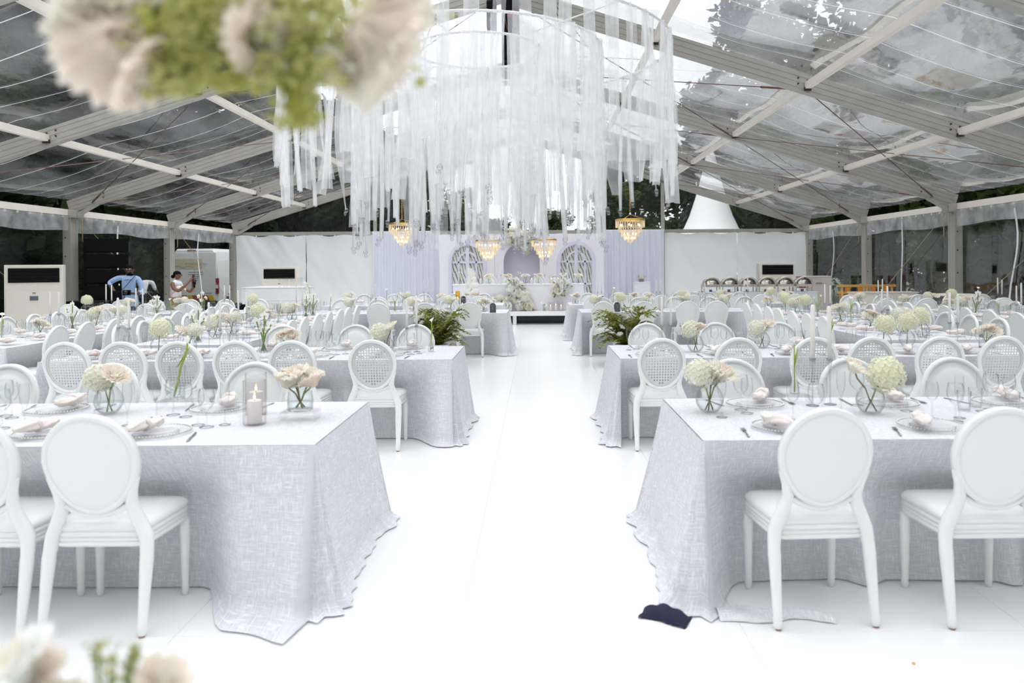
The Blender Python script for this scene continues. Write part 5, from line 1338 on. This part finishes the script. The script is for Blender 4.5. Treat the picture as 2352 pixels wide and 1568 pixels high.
for ri, (r_, n_, l0, l1) in enumerate(RINGS):
    for i in range(n_):
        a = 2 * PI * (i + q.uniform(-.3, .3)) / n_; L = q.uniform(l0, l1); g_ = q.random() < (.22, .62, .72)[ri]
        ribbon(r_ * math.cos(a), r_ * math.sin(a), a + PI / 2 + q.uniform(-.5, .5), L + (.12 if g_ else 0), q.uniform(.10, .19), g_, q.uniform(.2, 1.0), 1.0 if ri == 0 else .5)
# hanging loudspeaker bar and lighting at the ridge, behind the ribbons
t = thing('hanging_speaker', 'black loudspeaker column hung from the ridge behind the ribbons', 'loudspeaker', (-.42, 13.3, 4.75))
for i in range(4): O('cabinet', (MB().cbox((0, 0, .2 + .40 * i), (.30, .34, .38), .02), ['black']), t)
O('hanging_bracket', (MB().box((0, 0, 1.68), (.34, .05, .06)).tube([(0, 0, 1.7), (0, .25, roof_z(-.42) - 4.85)], .015, 6), ['metal_grey']), t)
O('warning_label', (MB().box((.02, -.172, 1.18), (.10, .004, .12)), ['red_plastic']), t)
t = thing('hanging_spotlight', 'black stage spotlight hung from the ridge left of the speaker column', 'spotlight', (-.75, 13.3, 5.7))
O('lamp_body', (MB().cbox((0, 0, .25), (.17, .2, .5), .03), ['black']), t); O('yoke', (MB().tube([(0, 0, .5), (0, .1, roof_z(-.75) - 5.8)], .015, 6), ['black']), t); O('lens', (MB().tube([(0, -.1, .12), (0, -.115, .12)], .06, 12), ['glass_dark']), t)
# ================================================================== AIR CONDITIONERS, SPEAKERS, PIANO, BUFFET
def aircon(x, y, rz, lab, w_=1.05, h=1.68, dp=.45):
    t = thing('floor_air_conditioner', lab, 'air conditioner', (x, y, 0), rz, 'beige floor air conditioners')
    O('cabinet', (MB().cbox((0, dp / 2, h / 2), (w_, dp, h), .015), ['ac_beige']), t)
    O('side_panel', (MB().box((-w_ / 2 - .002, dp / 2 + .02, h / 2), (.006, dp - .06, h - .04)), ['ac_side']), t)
    O('front_panel', (MB().cbox((0, -.008, .72), (w_ - .06, .02, .82), .008), ['ac_beige']), t)
    g_ = O('air_outlet', (MB().box((0, -.004, h - .22), (w_ - .14, .03, .30)), ['slat_dark']), t)
    for i in range(4): O('louvre', (MB().box((0, -.024, h - .33 + i * .075), (w_ - .16, .012, .012)), ['black_gloss']), g_)
    O('control_panel', (MB().cbox((0, -.022, .98), (.15, .015, .09), .004), ['ac_panel']), t); O('badge', (MB().box((0, -.02, 1.09), (.06, .006, .025)), ['silver']), t)
    vt = O('air_intake', (MB().box((.15, -.004, .17), (w_ - .45, .03, .14)), ['slat_dark']), t)
    for i in range(4): O('louvre', (MB().box((.15, -.022, .12 + i * .034), (w_ - .46, .012, .014)), ['ac_beige']), vt)
    for sx in (-1, 1): O('screw', (MB().tube([(sx * .3, -.01, .28), (sx * .3, -.02, .28)], .008, 6), ['bolt_dark']), t)
aircon(-10.55, 16.0, R(26), 'tall beige air conditioner by the left wall post')
aircon(-8.1, 24.0, R(4), 'beige air conditioner behind the white piano', 1.1, 1.62)
aircon(7.6, 24.0, R(-2), 'beige air conditioner behind the chafing dishes', 1.1, 1.64)
# line array stack
t = thing('speaker_stack', 'black stack of line-array loudspeakers by the left clear wall', 'loudspeaker', (-10.6, 18.8, 0), R(14))
O('sub_cabinet', (MB().cbox((0, .3, .22), (1.15, .7, .44), .02), ['black']), t)
for i in range(5):
    mb = MB(); z = .62 + i * .385; tl = (i - 2) * .01
    mb.add([(-.5, -.05, z - .17), (.5, -.05, z - .17), (.5, -.05, z + .17), (-.5, -.05, z + .17), (-.42, .5, z - .12), (.42, .5, z - .12), (.42, .5, z + .12), (-.42, .5, z + .12)], [(0, 1, 2, 3), (7, 6, 5, 4), (0, 4, 5, 1), (1, 5, 6, 2), (2, 6, 7, 3), (3, 7, 4, 0)], 0, False)
    c_ = O('array_cabinet', (mb, ['black']), t)
    O('grille', (MB().cbox((0, -.06, z), (.94, .02, .29), .005), ['slat_dark']), c_)
    O('rigging_plate', (MB().box((-.5, .1, z + .17), (.02, .2, .12)).box((.5, .1, z + .17), (.02, .2, .12)), ['black']), c_)
def case(x, y, z, d, rz, lab):
    t = thing('flight_case', lab, 'case', (x, y, z), rz, 'black equipment cases'); O('body', (MB().cbox((0, 0, d[2] / 2), d, .015), ['black']), t)
    mb = MB()
    for a in (-1, 1):
        for b in (-1, 1): mb.box((a * (d[0] / 2), b * d[1] / 2, d[2] / 2), (.03, .03, d[2] - .01))
    O('edge_strip', (mb, ['metal_grey']), t); O('latch', (MB().box((0, -d[1] / 2 - .006, d[2] * .7), (.09, .012, .11)), ['metal_grey']), t)
case(-10.2, 17.55, 0, (1.2, .7, .85), .1, 'low black flight case in front of the speaker stack')
case(-9.0, 17.55, 0, (.5, .5, .8), -.1, 'black flight case behind the person in blue')
case(-7.4, 18.7, 0, (.9, .6, .72), 0, 'black flight case beside the woman with the phone')
# white grand piano
t = thing('grand_piano', 'white grand piano with glasses on its lid, left of the stage', 'piano', (-6.15, 17.9, 0))
ol = [(-.75, .0), (-.74, -.12), (-.6, -.18), (.2, -.20), (.62, -.17), (.75, -.05), (.75, .55), (.62, .72), (.35, .78), (.15, .95), (-.05, 1.25), (-.35, 1.42), (-.62, 1.38), (-.75, 1.2)]
def loop_solid(pts, z0, z1, k=1.0):
    n_ = len(pts); vs = [(x * k, y * k, z0) for x, y in pts] + [(x * k, y * k, z1) for x, y in pts]
    return MB().add(vs, [tuple(range(n_ - 1, -1, -1)), tuple(n_ + i for i in range(n_))] + [(i, (i + 1) % n_, n_ + (i + 1) % n_, n_ + i) for i in range(n_)], 0, False)
O('case', (loop_solid(ol, .82, 1.10), ['deck_white']), t); O('lid', (loop_solid(ol, 1.105, 1.13, 1.015), ['deck_white']), t); O('keybed', (MB().cbox((0, -.1, .78), (1.35, .3, .07), .01), ['deck_white']), t)
for (x, y) in ((-.6, .0), (.6, .0), (-.3, 1.15)): O('leg', (MB().tube([(x, y, .82), (x, y, .75), (x, y, .1), (x, y, 0)], [.08, .06, .045, .05], 10), ['deck_white']), t)
O('pedal_lyre', (MB().box((-.05, .1, .42), (.03, .03, .78)).box((.05, .1, .42), (.03, .03, .78)).box((0, .08, .06), (.22, .16, .05)), ['deck_white']), t)
o = thing('piano_stool', 'dark padded stool under the white piano', 'stool', (-6.3, 17.25, 0)); O('pad', (MB().cbox((0, 0, .48), (.6, .34, .08), .02), ['metal_grey']), o)
for a in (-.26, .26):
    for b in (-.13, .13): O('leg', (MB().cbox((a, b, .22), (.04, .04, .44), .004), ['metal_grey']), o)
for i in range(8): tag(O('champagne_flute', GM['flute'], None, (-6.15 + .1 + .085 * i, 17.95 + .06 * (i % 2), 1.131)), 'champagne flute on the white piano lid, %s of eight from its left' % ORD[i + 1], 'glass', 'flutes on the piano lid')
o = thing('orchid_spray', 'white orchids trailing over the right end of the piano lid', 'flowers', (-5.45, 17.95, 1.131)); O('stem', (MB().tube([(0, 0, .0), (.06, -.05, .06), (.13, -.1, -.05), (.15, -.12, -.3)], .006, 5), ['stem']), o)
for i in range(6): bloom(o, 'orchid', (.02 + .025 * i, -.06 - .02 * i, .08 - .07 * i), .065, (.2, 0), 0, rz=rnd.uniform(-.6, .6))
# buffet with roll-top chafing dishes
BX0, BX1, BYY = 4.2, 7.4, 20.1
t = thing('buffet_table', 'white clothed buffet table carrying the chafing dishes', 'table', ((BX0 + BX1) / 2, BYY, 0)); O('tablecloth', (MB().cbox((0, .35, .425), (BX1 - BX0, .75, .85), .01), ['tarp']), t); O('cloth_edge', (MB().cbox((0, .35, .855), (BX1 - BX0 + .03, .78, .012), .004), ['curtain']), t)
def chafer(x, y, rz, lab):
    t = thing('chafing_dish', lab, 'chafing dish', (x, y, .862), rz, 'roll-top chafing dishes')
    n_ = 12; r_ = .2
    def hs(rr, y0, y1, mb):
        vs = [(rr * math.cos(PI * i / n_), yy, .20 + rr * .85 * math.sin(PI * i / n_)) for yy in (y0, y1) for i in range(n_ + 1)]
        mb.add(vs, [(i, i + 1, n_ + 2 + i, n_ + 1 + i) for i in range(n_)] + [tuple(range(n_, -1, -1)), tuple(n_ + 1 + i for i in range(n_ + 1))], 0, True)
    mb = MB(); hs(r_, -.16, .16, mb); O('roll_lid', (mb, ['steel']), t)
    mb = MB(); mb.cbox((0, 0, .165), (.44, .36, .07), .01); O('water_pan', (mb, ['steel']), t)
    mb = MB(); vs = [((r_ + .018) * math.cos(PI * i / 14), -.17, .20 + (r_ + .018) * .87 * math.sin(PI * i / 14)) for i in range(15)]; mb.tube(vs, .013, 6); O('lid_rim', (mb, ['steel']), t)
    for a in (-.2, .2):
        for b in (-.16, .16): O('leg', (MB().tube([(a, b, .16), (a * 1.04, b, 0)], .013, 6), ['steel']), t)
    O('handle', (MB().tube([(-.07, -.17, .30), (-.05, -.21, .31), (.05, -.21, .31), (.07, -.17, .30)], .008, 6), ['black']), t)
    O('burner', (MB().lathe([(.001, .002), (.04, .002), (.04, .06), (.001, .06)], 12), ['metal_grey']), t)
for i, (x, r_) in enumerate(((4.66, 0), (5.15, 0), (5.64, 0), (6.13, 0), (6.62, 0), (7.11, 0))): chafer(x, 20.4, R(r_), 'steel roll-top chafing dish on the buffet, %s from its left end' % ORD[i + 1])
for i, x in enumerate((4.28, 4.36)):
    t = thing('serving_tongs', 'small dark serving utensil at left end of the buffet, %s' % ('outer' if i == 0 else 'inner'), 'utensil', (x, 20.2, .862)); O('blade', (MB().tube([(0, -.1, .012), (0, .08, .012)], [.006, .014], 6, flat=.4), ['steel']), t); O('grip', (MB().tube([(0, -.1, .012), (0, -.2, .03)], .008, 6), ['black']), t)
# things outside and along the right wall
x, Y = (1903 - 1232) * 26.5 / F, 26.5
t = thing('beige_cabinet', 'beige upright chest beside the right corner post', 'cabinet', (9.35, 25.2, 0), R(-8)); O('body', (MB().cbox((0, .3, .58), (.80, .6, 1.14), .03), ['beige_box']), t); O('lid', (MB().cbox((0, .3, 1.17), (.82, .62, .05), .015), ['beige_box']), t); O('handle', (MB().box((0, -.012, .95), (.2, .02, .03)), ['metal_grey']), t)
t = thing('water_dispenser', 'small white and red dispenser beside the beige chest', 'dispenser', (8.75, 25.0, 0)); O('stand', (MB().cbox((0, .2, .4), (.24, .3, .8), .02), ['deck_white']), t); O('red_top', (MB().cbox((0, .2, 1.0), (.24, .3, .38), .03), ['red_plastic']), t); O('tap', (MB().tube([(0, .04, .88), (0, .0, .84)], .012, 6), ['metal_grey']), t)
t = thing('trestle_bench', 'orange timber trestle standing by the right wall', 'trestle', (8.75, 20.2, 0), R(-3))
for z in (1.0, .82): O('rail', (MB().cbox((0, 0, z), (1.5, .08, .06), .006), ['timber']), t)
for a in (-.65, 0, .65):
    O('leg', (MB().tube([(a, -.25, 0), (a, 0, 1.0)], .025, 6), ['timber']), t); O('leg', (MB().tube([(a, .25, 0), (a, 0, 1.0)], .025, 6), ['timber']), t)
for i in range(4): O('slat', (MB().cbox((-.5 + i * .33, -.03, .9), (.12, .03, .12), .005), ['orange']), t)
t = thing('cream_sideboard', 'cream low sideboard beneath the orange trestle', 'sideboard', (8.9, 19.6, 0)); O('body', (MB().cbox((0, 0, .42), (1.6, .4, .82), .02), ['ac_beige']), t); O('worktop', (MB().cbox((0, 0, .845), (1.66, .46, .03), .005), ['beige_box']), t); O('door_line', (MB().box((0, -.203, .42), (.01, .006, .7)), ['bolt_dark']), t)
t = thing('round_table', 'round cream cocktail table by the right wall', 'table', (9.3, 16.9, 0)); O('tabletop', (MB().lathe([(.001, .86), (.42, .86), (.44, .88), (.42, .90), (.001, .90)], 28), ['ac_beige']), t); O('column', (MB().tube([(0, 0, .86), (0, 0, .03)], .035, 10), ['metal_grey']), t); O('base', (MB().lathe([(.001, 0), (.25, 0), (.25, .02), (.04, .05), (.001, .05)], 20), ['metal_grey']), t)

# ================================================================== PEOPLE
def figure(verts, edges, radii, matfn, mats, root=0):
    me = bpy.data.meshes.new('figure_tmp'); me.from_pydata([Vector(v) for v in verts], edges, []); o = bpy.data.objects.new('figure_tmp', me); col.objects.link(o)
    sk = o.modifiers.new('skin', 'SKIN'); sk.use_smooth_shade = True; sk.branch_smoothing = .6
    for i, sv in enumerate(me.skin_vertices[0].data): sv.radius = (radii[i], radii[i]) if not hasattr(radii[i], '__len__') else radii[i]; sv.use_root = (i == root)
    ss = o.modifiers.new('sub', 'SUBSURF'); ss.levels = 2; ss.render_levels = 2
    dg = bpy.context.evaluated_depsgraph_get(); ev = o.evaluated_get(dg); nm = bpy.data.meshes.new_from_object(ev)
    bpy.data.objects.remove(o); bpy.data.meshes.remove(me)
    nm.materials.clear()
    for m in mats: nm.materials.append(M[m])
    for p in nm.polygons: p.material_index = matfn(p.center); p.use_smooth = True
    return nm
class Sk:
    def __init__(s): s.v = []; s.e = []; s.r = []
    def chain(s, start, pts):
        prev = start; first = None
        for p, r_ in pts:
            s.v.append(p); s.r.append(r_); i = len(s.v) - 1
            if prev is not None: s.e.append((prev, i))
            prev = i
        return prev
    def hand(s, wrist, d, side, curl):
        """palm and five fingers growing from a wrist; d: pointing direction, side: towards the thumb, curl: bend direction"""
        d, side, curl = Vector(d).normalized(), Vector(side).normalized(), Vector(curl).normalized(); w_ = Vector(s.v[wrist])
        palm = s.chain(wrist, [(tuple(w_ + d * .055), (.030, .020))]); pw_ = Vector(s.v[palm])
        for k, (o_, L) in enumerate(((.026, .07), (.009, .078), (-.008, .073), (-.025, .058))):
            s.chain(palm, [(tuple(pw_ + side * o_ + d * .035), .0105), (tuple(pw_ + side * o_ + d * (.03 + L * .5) + curl * .02), .0095), (tuple(pw_ + side * o_ + d * (.03 + L * .65) + curl * .05), .008)])
        s.chain(palm, [(tuple(w_ + d * .035 + side * .04), .011), (tuple(w_ + d * .065 + side * .055 + curl * .02), .009)])
# man in blue shirt, facing the camera, one hand on his bag, the other holding a camera
MX, MY = -8.62, 16.1
s = Sk(); b = s.chain(None, [((0, 0, .93), (.165, .125))])
c = s.chain(b, [((.0, .0, 1.10), (.165, .125)), ((.01, -.01, 1.28), (.185, .13)), ((.015, -.01, 1.40), (.13, .10))])
nk = s.chain(c, [((.025, -.03, 1.46), .058), ((.03, -.05, 1.51), (.068, .085)), ((.032, -.06, 1.57), (.08, .098)), ((.033, -.05, 1.63), (.06, .075))])
la = s.chain(c, [((-.17, .0, 1.40), .060), ((-.27, .02, 1.36), .060), ((-.38, .03, 1.29), .055), ((-.31, -.08, 1.20), .040), ((-.22, -.17, 1.11), .030)])
s.hand(la, (.5, -.4, -.4), (0, -.3, 1), (.3, .6, -.5))
ra = s.chain(c, [((.18, -.01, 1.39), .062), ((.24, -.0, 1.26), .062), ((.275, -.02, 1.10), .055), ((.22, -.16, 1.06), .040), ((.14, -.25, 1.07), .030)])
s.hand(ra, (-1, -.35, .1), (0, -.2, 1), (-.2, .8, 0))
for sx in (-1, 1): s.chain(b, [((sx * .09, 0, .80), .095), ((sx * .10, 0, .48), .065), ((sx * .105, .01, .10), .045), ((sx * .11, -.06, .045), .042), ((sx * .115, -.15, .03), .034)])
def man_m(p):
    if p.z < .92 - .0: return 2 if p.z > .08 else 3
    if p.x < -.15 and p.y < -.045 and p.z < 1.255: return 0
    if (p.y < -.10 and p.x > .05 and p.z < 1.12 and p.y < -.14): return 0
    if p.z > 1.435: return 0
    return 1
me = figure(s.v, s.e, s.r, man_m, ['skin_dark', 'shirt_blue', 'trouser_dark', 'black'])
t = thing('person', 'person in pale blue shirt with crossbody bag, holding a camera by the speakers', 'person', (MX, MY, 0), R(12)); O('body', me, t)
O('hair', (MB().ball((.033, -.035, 1.60), (.086, .10, .085), 14, 9), ['hair']), t)
O('beard', (MB().ball((.033, -.095, 1.495), (.058, .05, .045), 12, 8), ['hair']), t)
O('nose', (MB().ball((.034, -.158, 1.555), (.017, .018, .022), 8, 6), ['skin_dark']), t)
for sx in (-1, 1): O('ear', (MB().ball((.033 + sx * .083, -.05, 1.555), (.012, .022, .032), 8, 6), ['skin_dark']), t); O('eye', (MB().ball((.033 + sx * .032, -.142, 1.578), (.012, .008, .007), 8, 5), ['petal_white']), t)
O('mouth', (MB().ball((.034, -.142, 1.515), (.024, .008, .007), 8, 5), ['skin_brown']), t)
mb = MB(); mb.grid(lambda u, v: Vector((.02 + (u - .5) * .16 * (1 + .3 * math.sin(u * 3)), -.115 - .02 * v, 1.44 - .07 * v - .05 * abs(u - .5))), 8, 3); O('collar', (mb, ['shirt_blue']), t)
O('shirt_tail', (MB().lathe([(.185, .80), (.19, .86), (.18, .96), (.172, 1.05)], 20, c=(0, 0, 0)), ['shirt_blue']), t)
o = thing('crossbody_bag', 'black crossbody bag on the hip of the person in blue', 'bag', (MX, MY, 0), R(12)); O('pouch', (MB().cbox((-.18, -.22, 1.02), (.22, .08, .22), .03), ['black']), o)
O('strap', (MB().tube([(-.12, -.20, 1.10), (0, -.18, 1.22), (.09, -.17, 1.34), (.15, -.10, 1.43), (.12, .05, 1.45), (-.02, .16, 1.3), (-.22, .1, 1.1)], .016, 6, flat=.35), ['black']), o)
o = thing('handheld_camera', 'black camera in the hand of the person in blue', 'camera', (MX, MY, 0), R(12)); O('body', (MB().cbox((.06, -.33, 1.09), (.15, .08, .11), .02), ['black']), o); O('lens', (MB().tube([(.06, -.37, 1.09), (.06, -.46, 1.10)], [.042, .04], 14), ['black_gloss']), o); O('neck_strap', (MB().tube([(.02, -.32, 1.05), (.0, -.33, .95), (.03, -.32, .86), (.06, -.32, .95)], .006, 5), ['black']), o)
# woman in profile with raised phone
WX, WY = -8.3, 17.55
s = Sk(); b = s.chain(None, [((0, 0, .88), (.14, .15))])
c = s.chain(b, [((.005, 0, 1.04), (.115, .125)), ((.015, 0, 1.20), (.12, .145)), ((.005, 0, 1.28), (.085, .11))])
nk = s.chain(c, [((.02, 0, 1.335), .045), ((.04, 0, 1.385), (.07, .06)), ((.05, 0, 1.435), (.085, .072)), ((.045, 0, 1.485), (.065, .055))])
la = s.chain(c, [((.0, -.16, 1.235), .058), ((.05, -.19, 1.12), .048), ((.17, -.2, 1.07), .042), ((.29, -.16, 1.18), .034), ((.36, -.10, 1.27), .026)])
s.hand(la, (.5, .3, .8), (1, .2, -.2), (.4, 1, 0))
ra = s.chain(c, [((.0, .16, 1.235), .058), ((.10, .19, 1.12), .046), ((.26, .16, 1.04), .040), ((.36, .08, 1.13), .033), ((.40, .0, 1.22), .026)])
s.hand(ra, (.1, -.2, 1), (1, 0, 0), (.2, -1, .1))
for sx in (-1, 1): s.chain(b, [((.0, sx * .08, .76), .09), ((.01, sx * .085, .45), .062), ((-.01, sx * .09, .10), .042), ((.05, sx * .09, .045), .04), ((.13, sx * .09, .03), .032)])
def wom_m(p):
    if p.z < .90: return 2 if p.z > .08 else 3
    if p.z > 1.325: return 0
    if abs(p.y) > .155 or p.x > .16: return 0
    return 1
me = figure(s.v, s.e, s.r, wom_m, ['skin_brown', 'shirt_white', 'khaki', 'black'])
t = thing('person', 'person in white sleeveless top raising a phone, seen in profile', 'person', (WX, WY, 0), R(-4)); O('body', me, t)
O('hair', (MB().ball((.022, 0, 1.458), (.088, .082, .075), 14, 9), ['hair']), t); O('hair_bun', (MB().ball((-.075, 0, 1.40), (.045, .045, .045), 10, 7), ['hair']), t)
O('nose', (MB().ball((.135, 0, 1.425), (.018, .014, .018), 8, 6), ['skin_brown']), t); O('mouth', (MB().ball((.118, 0, 1.385), (.014, .022, .008), 8, 5), ['strap_red']), t)
for sx in (-1, 1): O('ear', (MB().ball((.035, sx * .072, 1.42), (.018, .010, .028), 8, 6), ['skin_brown']), t); O('eye', (MB().ball((.120, sx * .03, 1.445), (.008, .012, .007), 8, 5), ['hair']), t)
O('waistband', (MB().lathe([(.135, .86), (.14, .89), (.132, .93)], 18), ['khaki']), t)
o = thing('phone', 'black phone on a grip held by the person in white', 'phone', (WX, WY, 0), R(-4)); O('handset', (MB().cbox((.435, -.03, 1.36), (.02, .08, .17), .006), ['black_gloss']), o); O('grip', (MB().tube([(.44, -.03, 1.28), (.45, -.03, 1.14)], .022, 10), ['black']), o)
o = thing('shoulder_strap_bag', 'black bag on a red strap worn by the person in white', 'bag', (WX, WY, 0), R(-4)); O('pouch', (MB().cbox((.27, -.16, .86), (.16, .12, .12), .03), ['black']), o); O('strap', (MB().tube([(-.10, -.17, .95), (.0, -.19, 1.0), (.10, -.19, 1.08), (.14, -.15, 1.15)], .009, 5, flat=.5), ['strap_red']), o)
# helper in white shirt outside the clear wall, bending away
s = Sk(); b = s.chain(None, [((0, 0, .92), (.16, .12))])
c = s.chain(b, [((0, .06, 1.08), (.165, .12)), ((0, .18, 1.24), (.185, .13)), ((0, .28, 1.30), (.15, .10))])
s.chain(c, [((0, .38, 1.30), .055), ((0, .45, 1.28), (.075, .085)), ((0, .52, 1.25), (.065, .075))])
for sx in (-1, 1):
    a_ = s.chain(c, [((sx * .2, .27, 1.26), .068), ((sx * .24, .32, 1.08), .056), ((sx * .2, .48, .98), .04), ((sx * .14, .56, .96), .03)]); s.hand(a_, (-sx * .3, 1, 0), (-sx, 0, .4), (0, 0, -1))
    s.chain(b, [((sx * .09, 0, .80), .092), ((sx * .10, 0, .46), .062), ((sx * .1, -.01, .1), .044), ((sx * .1, .06, .04), .042), ((sx * .1, .15, .03), .034)])
me = figure(s.v, s.e, s.r, lambda p: (2 if p.z > .08 else 3) if p.z < .93 else (0 if p.y > .345 else 1), ['skin_dark', 'shirt_white', 'trouser_dark', 'black'])
t = thing('person', 'person in white shirt bending away outside the left clear wall', 'person', (-12.25, 23.6, -.11), R(-8)); O('body', me, t); O('hair', (MB().ball((0, .47, 1.32), (.08, .09, .07), 12, 8), ['hair']), t)
for sx in (-1, 1): O('ear', (MB().ball((sx * .08, .46, 1.27), (.012, .02, .03), 8, 6), ['skin_dark']), t)
O('nose', (MB().ball((0, .56, 1.22), (.016, .02, .02), 8, 6), ['skin_dark']), t)

# ================================================================== FLOWERS CLOSE TO THE LENS
def npx(u, v, d): return Vector(((u - 1232) * d / F, d, CH - (v - 612) * d / F))
t0 = npx(520, 90, .82)
t = thing('hanging_bouquet', 'blurred hanging bouquet of blush roses and gypsophila close overhead', 'bouquet', t0)
q = random.Random(9)
for i, (u, v, d, r_, k, tl) in enumerate(((275, 105, .80, .052, 'blush', (1.9, -.5)), (235, 50, .84, .048, 'carn', (2.0, -.7)), (300, 150, .80, .038, 'blush', (2.1, -.2)), (330, 10, .86, .05, 'white', (1.8, 0)), (590, 85, .80, .036, 'blush', (1.7, .1)), (850, 70, .80, .053, 'blush', (1.9, .4)), (870, 125, .82, .05, 'rose', (2.1, .5)), (800, 160, .83, .030, 'rose', (2.2, .1)), (905, 20, .85, .045, 'rose', (1.8, .5)))):
    p = npx(u, v, d) - t0; bloom(t, k, p, r_, tl, i)
mb = MB(); vs = []; fs = []
for i in range(3200):
    u = q.gauss(590, 130); v = q.uniform(-40, 190) + (20 if abs(u - 500) < 120 else 0) * q.random(); 
    if i % 9 == 0: u = q.gauss(690, 25); v = q.uniform(150, 290)
    if i % 5 == 0: u = q.gauss(400, 40); v = q.uniform(20, 215)
    p = npx(u, v, q.uniform(.78, .92)) - t0; e = Vector((q.gauss(0, 1), q.gauss(0, 1), q.gauss(0, 1))).normalized(); f = e.orthogonal().normalized(); s_ = q.uniform(.004, .009); b = len(vs)
    vs += [p - e * s_, p + f * s_ * .8, p + e * s_, p - f * s_ * .8]; fs.append((b, b + 1, b + 2, b + 3))
mb.add(vs, fs, 0, False); o = O('gypsophila', (mb, ['babys_breath']), t); o['kind'] = 'stuff'
mb = MB(); c_ = npx(600, -120, .86) - t0
for i in range(46):
    p = npx(q.gauss(570, 130), q.uniform(0, 210), q.uniform(.8, .9)) - t0; mb.tube([c_, (c_ + p) / 2 + Vector((0, 0, -.01)), p], .0011, 4)
for (u, v) in ((235, 105), (330, 30), (590, 85), (840, 70), (890, 130)): mb.tube([c_, npx(u, v, .84) - t0], .003, 5)
O('stem', (mb, ['stem']), t)
hz = roof_z(t0.x + c_.x) - t0.z
O('hanging_wire', (MB().tube([c_, (c_.x, c_.y, hz)], .003, 5), ['cable']), t)
b0 = Vector((-.52, .80, 0))
t = thing('floor_bouquet', 'blurred blush roses and gypsophila on a tall stand below the lens', 'bouquet', b0)
O('stand', (MB().lathe([(.001, .0), (.11, 0), (.11, .015), (.02, .03), (.014, .9), (.05, .95), (.06, 1.02), (.001, 1.02)], 20), ['gold']), t)
for i, (u, v, d, r_, k) in enumerate(((10, 1545, .78, .045, 'white'), (60, 1560, .80, .032, 'blush'), (365, 1560, .80, .026, 'blush'), (340, 1600, .80, .03, 'rose'), (120, 1640, .8, .05, 'rose'))):
    bloom(t, k, npx(u, v, d) - b0, r_, (.5, q.uniform(-.3, .3)), i)
mb = MB()
c_ = Vector((0, .0, 1.02)); heads = []
for i in range(26):
    p = npx(q.uniform(205, 330), q.uniform(1470, 1545), q.uniform(.76, .84)) - b0; heads.append(p); mb.tube([c_ + Vector((.08, 0, 0)), c_.lerp(p, .5) + Vector((.03, 0, 0)), p], .0009, 4)
for (u, v, d) in ((10, 1545, .78), (365, 1560, .8), (120, 1640, .8), (340, 1600, .8), (60, 1560, .8)): mb.tube([c_, npx(u, v, d) - b0], .003, 5)
O('stem', (mb, ['stem']), t)
mb = MB()
for p in heads:
    for k in range(3): mb.ball(p + Vector((q.gauss(0, .004), q.gauss(0, .004), q.gauss(0, .004))), .0028, 5, 4)
o = O('gypsophila', (mb, ['babys_breath']), t); o['kind'] = 'stuff'
# small fallen leaves on the floor
for i, (u, v) in enumerate(((1538, 1438), (2092, 1530), (318, 1395))):
    Y_ = F * CH / (v - 612); o = O('fallen_leaf', (MB().grid(lambda a, b: Vector(((a - .5) * .022, (b - .5) * .012 * math.sin(PI * (a * .9 + .05)), .001 + .004 * math.sin(PI * a))), 4, 3), ['timber']), None, ((u - 1232) * Y_ / F, Y_, 0), rnd.uniform(0, 3)); tag(o, 'tiny dry leaf on the white floor %s' % ('beside the navy bag', 'in front of the right chairs', 'behind the near left chair')[i], 'leaf')
